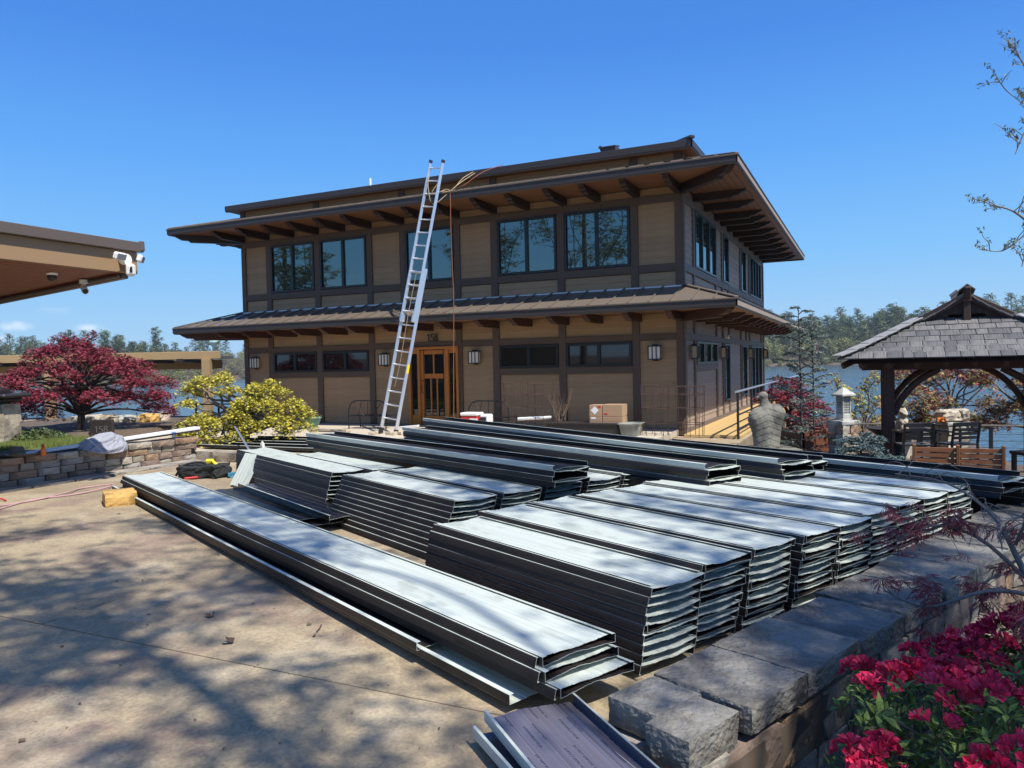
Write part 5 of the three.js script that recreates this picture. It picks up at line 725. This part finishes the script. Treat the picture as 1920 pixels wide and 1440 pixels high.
// ---------- along the house front ----------
{
  const H = (x, y, z) => V(HX + x, y, HZ + z);
  const arch = (name, label, x, w) => { const g = T(name, label, 'bench', H(x, .15, 1.45)); P(g, 'back_frame', G(tube([V(-w / 2, 0, .02), V(-w / 2, .5, 0), V(-w / 2 + .1, .66, -.02), V(0, .69, -.03), V(w / 2 - .1, .66, -.02), V(w / 2, .5, 0), V(w / 2, 0, .02)], .016, 6), tube([V(-w / 2, .32, 0), V(w / 2, .32, 0)], .012, 6), ...[-.25, 0, .25].map((u) => tube([V(u * w, .32, 0), V(u * w * .7, .67, -.03)], .008, 5)), ...[-.25, .25].map((u) => tube([V(u * w * .4, .32, 0), V(u * w * 1.5, .66, -.03)], .008, 5))), m.blackMetal); P(g, 'seat', G(...[0, 1, 2, 3].map((k) => [box(w, .015, .07, .003), TM(0, .33, -.08 - k * .1)])), m.blackMetal); for (const s of [-1, 1]) P(g, 'leg', G(tube([V(s * w / 2, .33, -.42), V(s * w / 2, 0, -.44)], .014, 6)), m.blackMetal); return g; };
  arch('metal_bench', 'black arched metal bench left of the ladder foot', 5.28, 1.08); arch('metal_bench', 'black arched metal bench behind the red cooler', 8.55, .98);
  const co = T('cooler', 'red and white cooler box by the house front', 'cooler', H(8.3, .15, 1.75)); P(co, 'body', box(.42, .36, .3, .02), m.red, TM(0, .2, 0)); P(co, 'lid', box(.44, .07, .32, .02), m.white, TM(0, .42, 0)); P(co, 'front_panel', box(.2, .26, .01, .003), m.white, TM(.12, .2, .156));
  const pt = T('white_container', 'white plastic container with dark front right of the red cooler', 'container', H(8.66, .15, 1.75)); P(pt, 'body', box(.22, .42, .24, .03), m.white, TM(0, .21, 0)); P(pt, 'front', box(.14, .28, .01), m.black, TM(-.02, .22, .125));
  const cage = (label, x, z, d, h) => { const g = T('tomato_cage', label, 'plant cage', H(x, .15, z)), w = (a, b) => P(g, 'wire', G(tube([a, b], .0062, 4)), m.rust), c = [[-d, -d], [d, -d], [d, d], [-d, d]], n = 9; for (let k = 0; k < n; k++) { const a = k / n * 6.28; w(V(cos(a) * d, 0, sin(a) * d), V(cos(a) * d * 1.12, h, sin(a) * d * 1.12)); } for (const y of [.25, .55, .82, h - .02]) { const q = []; for (let k = 0; k <= 14; k++) { const a = k / 14 * 6.28, r = d * (1 + .12 * y / h); q.push(V(cos(a) * r, y, sin(a) * r)); } P(g, 'ring', G(tube(q, .0062, 4)), m.rust); } };
  cage('rusty wire tomato cage nearest the red cooler', 9.2, 1.4, .27, 1.1); cage('rusty wire tomato cage beside the bare twigs', 9.92, 1.4, .27, 1.07); cage('rusty wire tomato cage before the right end of the house front', 12.32, 1.4, .26, 1.03); cage('rusty wire tomato cage standing past the house corner', 13.02, 1.4, .26, 1.0);
  const bx = (label, x, y, w, h) => { const g = T('cardboard_box', label, 'box', H(x, y, 1.5)); P(g, 'carton', box(w, h, .34, .004), m.cardboard, TM(0, h / 2, 0)); P(g, 'tape', box(w + .002, .004, .05), M([.5, .38, .25], .4), TM(0, h, 0)); return g; };
  const b1 = bx('brown carton with white diamond label, upper left of the box pile', 11.14, .54, .27, .23); P(b1, 'label', box(.12, .12, .004), m.white, TM(-.02, .12, .172, 0, 0, PI / 4)); P(b1, 'print', box(.06, .03, .004), m.red, TM(.08, .2, .172));
  const b2 = bx('plain brown carton, upper right of the box pile', 11.5, .54, .42, .24); P(b2, 'print', box(.07, .03, .004), m.red, TM(-.14, .05, .172)); const b3 = bx('flat brown carton under the diamond labelled carton', 11.14, .4, .27, .135); P(b3, 'label', box(.1, .04, .004), m.white, TM(-.05, .1, .172)); bx('flat brown carton under the plain carton', 11.5, .4, .42, .135);
  const lp = T('long_planter', 'long black planter box under the stack of cartons', 'planter', H(10.85, .15, 1.55)); P(lp, 'side', box(1.55, .25, .42, .01), m.darkPlanter, TM(0, .125, 0)); P(lp, 'rim', box(1.6, .03, .47, .006), m.darkPlanter, TM(0, .24, 0));
  const mp = T('marble_pot', 'green grey marbled square pot right of the cartons', 'pot', H(11.87, .15, 1.6)); P(mp, 'body', uvm(new THREE.CylinderGeometry(.29, .22, .26, 4).rotateY(PI / 4)), m.marble, TM(0, .13, 0)); P(mp, 'rim', box(.44, .03, .44, .006), m.marble, TM(0, .25, 0));
  const tp = T('teal_pot', 'dark teal glazed pot right of the yellow maple', 'pot', H(3.6, .15, 1.5)); P(tp, 'body', lathe([[0, 0], [.14, 0], [.2, .12], [.25, .25], [.27, .25], [.27, .28], [.23, .28], [.2, .2], [0, .2]], 24), m.teal);
  const tw = T('bare_twigs', 'bare twiggy shrub between the tomato cages and the cartons', 'shrub', H(10.3, .15, 1.5)), b = new B(); for (let k = 0; k < 15; k++) { const a = rr(0, 6.28), l = rr(.15, .34), q = V(cos(a) * l, rr(.5, .95), sin(a) * l); const pts = bend(V(0, 0, 0), q, .05, 3, .05); b.add(tube(pts, [.007, .003], 4)); b.add(tube([pts[2], pts[2].clone().add(V(rr(-.15, .15), rr(.1, .25), rr(-.1, .1)))], [.004, .002], 3)); } P(tw, 'twigs', b.geo(), M([.2, .135, .085], .9));
  const tu = T('white_tube', 'white plastic pipe lying along the house front behind the cages', 'pipe'); P(tu, 'pipe', G(tube([H(9.35, .46, 1.6), H(10.12, .5, 1.6)], .035, 10)), m.white);
  const wb = T('white_board', 'pale board lying on the patio in front of the wooden door', 'board'); P(wb, 'board', bar(H(6.35, .24, 1.9), H(7.0, .3, 1.9), .1, .04, .005), m.white);
  for (const [x, z, k] of [[6.75, 2.6, 0], [7.0, 2.5, 1], [6.3, 2.65, 2]]) tag(P(scene, 'ladder_stone', rock(.22, .08, .18, 1500 + k, .2, 3), m.paleStone, TM(HX + x, .18, HZ + z, k)), ['flat stone right beside the ladder foot', 'flat stone farthest right of the ladder foot', 'flat stone left of the ladder foot'][k], 'stone');
  const db = T('timber_block', 'pale timber board end lying on the patio left of the ladder', 'timber'); P(db, 'board', bar(H(4.2, .2, 2.2), H(5.4, .2, 2.35), .16, .06, .005), m.paleStone);
}
// ---------- azaleas and lace leaf maple in the near corner ----------
R = rngOf(57);
{
  const az = T('azalea_bush', 'azalea bush covered in crimson pink flowers at the foot of the grey wall', 'shrub'), mound = (s, t) => { const d = Math.hypot((s - .85) / 1.2, (t - 3.3) / 1.9); return -.42 + .98 * Math.sqrt(Math.max(0, 1 - d * d)) * (.86 + .3 * (n3(s * 3 + 60, t * 3 + 60, 1, 3) - .5)) + .06; };
  const spots = []; let guard = 0; while (spots.length < 900 && guard++ < 9000) { const s = rr(-.4, 1.76), t = rr(1.7, 5.1), y = .79 * t - .61 * s < 1.04 + .55 * (.79 * s + .61 * t - 2.5) ? -1 : mound(s, t); if (y > -.3) spots.push([s, t, y]); }
  const sprig = [0, 1, 2, 3, 4].map((k) => { const f = new F(); for (let i = 0; i < 8; i++) { const a = i * 2.4, d = V(cos(a), rr(.15, .8), sin(a)).normalize(), n = V(0, 1, 0).addScaledVector(d, -d.y).normalize(); f.oval(V(cos(a) * .006, i * .004, sin(a) * .006), rr(.035, .062), n, d, vary([.05, .1, .016], k === 4 ? [.34, .42, .07] : [.17, .25, .04], .3)); } f.tri(V(0, 0, 0), V(.004, -.09, 0), V(-.004, -.09, .004), [.08, .06, .03]); return f.geo(); });
  const lm = leafM([1, 1, 1], { roughness: .42 });
  spots.forEach(([s, t, y], k) => { if (k < 300) P(az, 'leaf_sprig', sprig[k % 5], lm, TM(...st(s, t, y - rr(0, .06)).toArray(), rr(0, 6.28), rr(-.5, .5), rr(-.5, .5), rr(.8, 1.25))); });
  const inst = new THREE.InstancedMesh(sprig[0], lm, 1500); inst.name = 'under_leaves'; for (let k = 0; k < 1500; k++) { const [s, t, y] = spots[k % spots.length]; inst.setMatrixAt(k, TM(...st(s + rr(-.08, .08), t + rr(-.08, .08), y - rr(.02, .3)).toArray(), rr(0, 6), rr(-.7, .7), rr(-.7, .7), rr(.8, 1.2))); } az.add(shade(stuff(inst)));
  const stems = new B(); for (let k = 0; k < 60; k++) { const [s, t, y] = spots[k * 9]; stems.add(tube(bend(st(.55 + (s - .55) * .3, 3.3 + (t - 3.3) * .4, -.45), st(s, t, y - .05), .1, 3, .06), [.009, .004], 5)); } P(az, 'stems', stems.geo(), m.bark);
  const bloom = [0, 1, 2, 3, 4, 5].map((v) => { const f = new F(), col = vary([.58, .008, .055], [.82, .03, .14], .2), r = rr(.021, .027), d = (q, l, h) => V(cos(q) * l, h, sin(q) * l);
    for (let i = 0; i < 5; i++) { const a = i / 5 * 6.28 + v, c = col.map((x) => x * rr(.85, 1.12)), thr = V(0, 0, 0), dz = rr(-.004, .006), e = d(a, r * 1.2, .022 + dz), l1 = d(a - .52, r * .92, .026 + dz), r1 = d(a + .52, r * .92, .026 + dz), mid = d(a, r * .65, .013), dark = c.map((x) => x * .8); f.tri(thr, mid, l1, dark); f.tri(thr, r1, mid, dark); f.tri(mid, e, l1, c); f.tri(mid, r1, e, c); }
    for (let i = 0; i < 5; i++) { const q = d(i * 1.3 + v, .007, .038); f.tri(V(.001, 0, 0), q, V(-.001, 0, .001), [.65, .12, .2]); } return f.geo(); });
  const pm = leafM([1, 1, 1], { roughness: .55 });
  const ctr = []; for (const [s, t, y] of spots) { if (ctr.length > 290) break; const cl = n3(s * 2.2 + 30, t * 2.2 + 30, 2, 17); if (cl > .4 || R() < (t < 3.2 ? .75 : .4)) ctr.push([s, t, y]); }
  const up = V(0, 1, 0), flowers = [];
  for (const [s, t, y] of ctr) { const c = st(s, t, y + .01), n = 6 + Math.floor(R() * 5), cs = rr(.75, 1.15); for (let j = 0; j < n; j++) { const o = V(rr(-1, 1), rr(-.1, 1), rr(-1, 1)).normalize(), ax = o.clone().add(V(0, .3, 0)).normalize(); flowers.push(new THREE.Matrix4().compose(c.clone().addScaledVector(o, rr(.028, .05) * cs), new THREE.Quaternion().setFromUnitVectors(up, ax), V(1, 1, 1).multiplyScalar(rr(.85, 1.2)))); } }
  const far = (q) => Math.hypot(q.elements[12], q.elements[13] - 1.65, q.elements[14]); flowers.sort((a, b) => far(a) - far(b)); const seen = flowers.filter((q) => { const x = q.elements[12], z = q.elements[14]; return (x * cy - z * sy) / (-x * sy - z * cy) < .69; });
  seen.slice(0, 300).forEach((q, k) => P(az, 'blossom', bloom[k % 6], pm, q));
  for (let v = 0; v < 3; v++) { const rest = seen.slice(300).filter((_, k) => k % 3 === v), q = new THREE.InstancedMesh(bloom[v * 2], pm, rest.length); q.name = 'blossom_mass'; rest.forEach((w, k) => q.setMatrixAt(k, w)); az.add(shade(stuff(q))); }
  // lace leaf maple hanging over the wall
  const lc = T('laceleaf_maple', 'dark red lace leaf maple with bare twisting branches at the right edge over the azaleas', 'tree');
  const lg = [0, 1, 2, 3, 4].map(() => { const f = new F(); for (let i = 0; i < 7; i++) { const a = lerp(-1.35, 1.35, i / 6), l = .075 * (1 - .35 * Math.abs(a) / 1.35) * rr(.85, 1.15), c = vary([.22, .04, .047], [.38, .095, .09], .3), d = (q, r, y) => V(sin(q) * r, y, cos(q) * r), dr = -.018 * rr(.4, 1.6); f.tri(V(0, 0, 0), d(a - .07, l * .55, dr * .4), d(a, l, dr), c); f.tri(V(0, 0, 0), d(a, l, dr), d(a + .07, l * .55, dr * .4), c); for (const q of [.35, .55, .72]) for (const e of [-1, 1]) f.tri(d(a, l * q, dr * q), d(a + e * .17, l * (q + .16), dr), d(a, l * (q + .07), dr * q), c); } return f.geo(); });
  const br = new B(), tips = [], limb = (pts, r, n0) => { const n = Math.round(n0 * 1.1); br.add(tube(pts, r, 7)); const cv = new THREE.CatmullRomCurve3(pts); for (let k = 0; k < n; k++) { const u = .25 + .75 * (k + R()) / n, q = cv.getPoint(u), e = q.clone().add(V(rr(-.22, .22), rr(-.12, .12), rr(-.22, .22))); const tw = bend(q, e, .05, 3, .03); br.add(tube(tw, [.0035, .0015], 4)); for (let j = 0; j < 6; j++) tips.push(tw[Math.min(3, 1 + Math.floor(R() * 3))].clone().add(V(rr(-.04, .04), rr(-.02, .03), rr(-.04, .04)))); } };
  const Q = (r, f, y) => rf(r, f, y);
  limb([Q(3.2, 3.9, -.4), Q(2.95, 3.95, .1), Q(2.8, 4.1, .4), Q(2.72, 4.2, .66)], [.035, .012], 9);
  limb([Q(2.95, 3.95, .1), Q(2.65, 3.8, .4), Q(2.35, 3.75, .47), Q(2.05, 3.8, .38), Q(1.9, 3.9, .44)], [.016, .004], 11);
  limb([Q(2.8, 4.1, .4), Q(2.6, 4.25, .62), Q(2.4, 4.3, .68), Q(2.15, 4.25, .62)], [.013, .004], 14);
  limb([Q(2.85, 4.0, .2), Q(2.6, 3.4, .46), Q(2.35, 3.1, .5), Q(2.05, 2.95, .42)], [.014, .004], 10);
  limb([Q(2.8, 4.1, .4), Q(2.85, 4.5, .68), Q(2.8, 4.9, .82), Q(2.62, 5.2, .84)], [.013, .004], 10);
  limb([Q(2.9, 3.9, .1), Q(2.75, 3.2, .36), Q(2.3, 2.75, .36), Q(1.8, 2.7, .32)], [.014, .004], 9);
  limb([Q(2.75, 4.15, .6), Q(2.7, 4.0, .78), Q(2.55, 3.95, .76), Q(2.45, 3.8, .66)], [.01, .003], 10);
  P(lc, 'branches', br.geo(), m.greyBark);
  tips.slice(0, 290).forEach((q, k) => P(lc, 'leaf', lg[k % 5], m.leaf, TM(q.x, q.y, q.z, rr(0, 6.28), rr(-.3, .9), rr(-.4, .4), rr(.9, 1.4))));
}
// ---------- the far shore ----------
R = rngOf(71);
{
  const kinds = { pine: [[.075, .108, .04], [.12, .15, .055]], leafy: [[.17, .19, .065], [.25, .245, .09]], bare: [[.19, .165, .115], [.24, .2, .14]] };
  const treeGeo = (kind, h, w) => {
    const f = new F(), [c0, c1] = kinds[kind], tr = (a, b, r0, r1) => { const d = b.clone().sub(a).normalize(), x = V(1, 0, 0).addScaledVector(d, -d.x).normalize(), z = d.clone().cross(x); for (let i = 0; i < 5; i++) { const q = (k, r) => x.clone().multiplyScalar(cos(k) * r).addScaledVector(z, sin(k) * r), a0 = i / 5 * 6.28, a1 = (i + 1) / 5 * 6.28, c = [.16, .12, .09]; f.tri(a.clone().add(q(a0, r0)), b.clone().add(q(a0, r1)), a.clone().add(q(a1, r0)), c); f.tri(b.clone().add(q(a0, r1)), b.clone().add(q(a1, r1)), a.clone().add(q(a1, r0)), c); } };
    tr(V(0, -1, 0), V(rr(-.4, .4), h * .9, rr(-.4, .4)), h * .016, h * .005);
    const n = kind === 'pine' ? 20 : 24;
    for (let k = 0; k < n; k++) {
      const u = k / n, y = kind === 'pine' ? h * (.34 + .62 * u) : h * (.16 + .8 * u), env = kind === 'pine' ? w * (1 - .35 * u - .35 * u * u * u) * rr(.6, 1.05) : w * Math.sqrt(Math.max(.06, 1 - Math.pow((u - .42) / .62, 2))) * rr(.55, 1.08), a = k * 2.4 + rr(-.5, .5), c = V(cos(a) * env * .62, y, sin(a) * env * .62), cl = vary(c0, c1, .2);
      tr(V(0, y - h * .04, 0), c, h * .004, h * .002);
      const leaves = kind === 'bare' ? 34 : 62, cr = kind === 'pine' ? w * .36 : w * .46;
      for (let j = 0; j < leaves; j++) { const d = V(rr(-1, 1), rr(-.6, .6), rr(-1, 1)); f.leaf(c.clone().addScaledVector(d, cr * Math.cbrt(R()) * .9), rr(.4, .85) * (kind === 'bare' ? .8 : 1), 2, cl.map((x) => x * rr(.75, 1.25)), .4, .55, .8); }
    }
    return f.geo();
  };
  const vars = [['pine', 22, 5], ['pine', 19, 4.6], ['pine', 24, 5.4], ['leafy', 14, 5.6], ['leafy', 10, 5], ['bare', 13, 5]].map(([k, h, w]) => [k, h, treeGeo(k, h, w)]);
  const lists = vars.map(() => []);
  for (let left = -12; left < 64; left += .27) {
    if (left > 22 && left < 30.5) continue;                                          // behind the house
    const right = left < 15, rows = right ? 7 : 5;
    for (let k = 0; k < rows; k++) {
      const l = left + rr(-.3, .3), d = shoreAt(l) + 9 + k * (right ? 11 : 13) + rr(-4, 4), a = l * PI / 180, x = -sin(a) * d, z = -cos(a) * d, q = R();
      const v = right ? (k === 0 ? (q < .55 ? 3 : q < .8 ? 4 : 5) : q < .8 ? Math.floor(R() * 3) : 3) : (k === 0 ? (q < .4 ? 5 : q < .75 ? 4 : 3) : q < .1 + .5 * sm(45, 54, l) ? Math.floor(R() * 3) : q < .68 ? 3 : 5);
      const big = right ? lerp(.78, 1.12, k / 6) * (l < 2 ? 1 : .95) : lerp(.5, .72, k / 5) * (l > 47 ? 1.15 : .9); lists[v].push([x, landHeight(x, z), z, big * rr(.62, 1.22), rr(0, 6.28)]);
    }
  }
  for (let left = -12; left < 64; left += .16) { if (left > 22 && left < 30.5) continue; const l = left + rr(-.1, .1), d = shoreAt(l) + rr(-6, 6), a = l * PI / 180, x = -sin(a) * d, z = -cos(a) * d; lists[R() < .6 ? 4 : 5].push([x, Math.max(LAKE, landHeight(x, z)) - .6, z, rr(.22, .5), rr(0, 6.28)]); }
  lists.forEach((list, v) => { const im = new THREE.InstancedMesh(vars[v][2], m.leaf, list.length); im.name = numbered('far_forest'); list.forEach(([x, y, z, s, r], i) => { im.setMatrixAt(i, TM(x, y - .3, z, r, 0, 0, [s * rr(.9, 1.15), s, s * rr(.9, 1.15)])); const c = rr(.8, 1.2); im.setColorAt(i, C(c * rr(.92, 1.08), c, c * rr(.85, 1.1))); }); scene.add(shade(stuff(im))); });
  // single trees that stand out
  const one = (v, left, d, s, label) => { const t = T('shore_tree', label, 'tree', (() => { const a = left * PI / 180, q = shoreAt(left) + d, x = -sin(a) * q, z = -cos(a) * q; return V(x, landHeight(x, z) - .2, z); })(), rr(0, 6)); const o = P(t, 'crown', vars[v][2], m.leaf); o.scale.setScalar(s); P(t, 'trunk', G(tube([V(0, -1, 0), V(0, 5 * s, 0)], [.3 * s, .2 * s], 6)), m.bark); };
  one(3, 2.5, 2, .95, 'round yellow green tree low on the far shore left of the shelter'); one(3, 6.1, 3, .8, 'pale green tree low on the far shore beside the thin cedar'); one(0, 50.3, 12, .98, 'tall dark pine rising highest above the red maple on the far shore'); one(2, 54.5, 14, .8, 'broad dark pine on the far shore left above the red maple');
  // water tower
  const wa = 46.65 * PI / 180, wt = T('water_tower', 'pale teal water tower bulb rising above the far left treeline', 'water tower', [-sin(wa) * 640, 0, -cos(wa) * 640]);
  P(wt, 'tank', lathe([[.6, 20.3], [2.6, 21.4], [4.3, 22.8], [4.75, 23.9], [4.5, 24.8], [3.2, 25.7], [1.4, 26.1], [0, 26.2]], 28), M([.35, .55, .53], .5)); P(wt, 'stem', lathe([[1.6, 0], [1.0, 4], [.8, 16], [1.0, 20.5]], 18), M([.5, .6, .58], .5));
}
// ---------- trees overhead and behind the camera: their shade falls on the drive, their reflections on the glass ----------
R = rngOf(83);
function overheadTree(name, label, foot, h, limbs, o) {
  const t = T(name, label, 'tree', foot), b = new B(), f = new F(), F0 = foot.clone(); b.add(tube([V(0, -.5, 0), V(.1, h * .3, .05), V(0, h * .65, 0), V(.05, h, .1)], [o.girth, o.girth * .35], 10));
  for (const [tip, y0, n] of limbs) {
    const e = tip.clone().sub(F0), s = V(0, y0, 0), main = bend(s, e, .35, 5, .35); b.add(tube(main, [o.girth * .17, .018], 7)); const cv = new THREE.CatmullRomCurve3(main);
    for (let k = 0; k < n; k++) {
      const u = .3 + .7 * Math.pow(R(), .8), q = cv.getPoint(u), e2 = q.clone().add(V(rr(-1, 1), rr(-.2, .5), rr(-1, 1)).multiplyScalar(o.spread || 1.3)), tw = bend(q, e2, .05, 3, .12); b.add(tube(tw, [.02, .006], 4));
      for (let j = 0; j < 4; j++) { const w = tw[1 + (j % 3)], e3 = w.clone().add(V(rr(-.6, .6), rr(-.2, .3), rr(-.6, .6))), cr = o.clump || .26; b.add(tube([w, e3], [.007, .003], 3)); for (let i = 0; i < o.leaves; i++) f.leaf(e3.clone().add(V(rr(-1, 1), rr(-.4, .4), rr(-1, 1)).multiplyScalar(cr * Math.sqrt(R()) * 1.2)), rr(.06, .11) * (o.size || 1), 3, o.col(), .5, .4); }
    }
  }
  P(t, 'trunk', b.geo(), m.bark); if (f.p.length) P(t, 'crown', f.geo(), m.leaf); return t;
}
{
  const oak = () => vary([.1, .13, .035], [.2, .2, .06], .3);
  const L = (r, f, h, y, n) => [rf(r, f, h), y, n];
  overheadTree('shade_oak', 'large spring oak behind the camera that throws dappled shade on the sheets', rf(6.2, -4.6, -.4), 16, [L(-.6, 1.6, 13, 6, 8), L(.8, .6, 12.6, 6, 9), L(2.2, 1.8, 13.4, 7, 9), L(5.2, 1.6, 13.4, 7, 8), L(6.6, -.2, 13, 7, 8), L(8, 1.4, 13.6, 8, 8), L(9.4, -.6, 13, 8, 8), L(10.6, 1.4, 14, 8, 7), L(7.4, -2.4, 12.6, 7, 6), L(6, -7, 15, 9, 6)], { girth: .3, leaves: 80, col: oak, size: 1.15, clump: .5, spread: 1.5 });
  overheadTree('edge_oak', 'oak whose thin budding twigs reach in at the upper right', rf(10.6, 5.4, -.75), 11, [L(7.2, 4.8, 9, 5, 12), L(9.6, 6.2, 8.6, 5, 9), L(12.4, 8.2, 9.8, 6, 8), L(10, 3, 9, 5, 9), L(8.4, 2.4, 8.6, 5, 9)], { girth: .26, leaves: 26, col: oak });
  // twigs in view, part of a low limb
  const tw = T('budding_branch', 'low budding branch of the oak hanging in at the upper right', 'branch'), b = new B(), f = new F();
  const twig = (pts, n) => { b.add(tube(pts, [.014, .004], 5)); const cv = new THREE.CatmullRomCurve3(pts); for (let k = 0; k < n; k++) { const u = .3 + .7 * (k + R() * .8) / n, q = cv.getPoint(u), e = q.clone().add(rf(rr(-.22, .1), rr(-.15, .15), rr(-.02, .26))), p = bend(q, e, .02, 3, .02); b.add(tube(p, [.005, .0022], 4)); for (let j = 1; j < 4; j++) { const z = p[j]; if (R() < .85) for (let i = 0; i < 7; i++) f.leaf(z.clone().add(V(rr(-.03, .03), rr(-.02, .04), rr(-.03, .03))), rr(.02, .05), 2, vary([.12, .1, .06], [.22, .24, .1], .3), .2, .4); } } };
  twig([rf(6.4, 6.6, 3.0), rf(5.6, 7.2, 3.05), rf(5.15, 7.5, 2.86), rf(4.85, 7.5, 2.66), rf(4.62, 7.5, 2.68)], 9); twig([rf(5.15, 7.5, 2.9), rf(4.95, 7.5, 3.05), rf(4.72, 7.5, 3.12)], 6); twig([rf(5.3, 7.4, 2.95), rf(5.12, 7.5, 2.72), rf(5.04, 7.5, 2.5)], 5);
  twig([rf(6.4, 6.6, 4.3), rf(5.6, 7.2, 4.15), rf(5.2, 7.5, 4.05), rf(4.92, 7.5, 4.2), rf(4.8, 7.5, 4.35)], 8); twig([rf(5.25, 7.4, 4.1), rf(5.08, 7.5, 4.45), rf(5.0, 7.5, 4.6)], 6); twig([rf(5.3, 7.4, 4.05), rf(5.1, 7.5, 3.85), rf(4.98, 7.5, 3.6)], 5);
  b.add(tube([rf(10.6, 5.4, 3.6), rf(8.5, 6, 3.9), rf(6.4, 6.6, 4.3)], [.06, .018], 6)); b.add(tube([rf(10.6, 5.4, 2.6), rf(8.5, 6, 2.9), rf(6.4, 6.6, 3.0)], [.06, .018], 6));
  P(tw, 'twigs', b.geo(), m.greyBark); P(tw, 'leaves', f.geo(), m.leaf);
  // trees mirrored in the upper windows
  const X = (x, z, h, y, n) => [V(x, h, z), y, n];
  const bare = (x, z, h, label, lv, w = 1) => overheadTree('garden_tree', label, V(x, -.1, z), h, [0, 1, 2, 3, 4, 5, 6, 7, 8].map((k) => { const a = k * 2.4; return X(x + cos(a) * rr(2, 4.2) * w, z + sin(a) * rr(2, 4) * w, h * rr(.55, 1.05), h * rr(.25, .5), 8); }), { girth: .24, leaves: lv, col: oak, spread: 1.5, size: 1.2 });
  bare(-10.5, 6.5, 13, 'half bare tree left behind the camera, mirrored in the upper windows', 24); bare(-15, 8.5, 13, 'second half bare tree left behind the camera, mirrored in the upper windows', 22); bare(-19, 4, 10, 'smaller green tree farther left, mirrored in the window by the ladder', 24, .6); bare(-31.8, 3, 12, 'leafy tree far left, mirrored in the leftmost upper window', 46, .65);
}
scene.fog = new THREE.FogExp2(0xc4d4e4, .00019);
renderer.render(scene, camera);
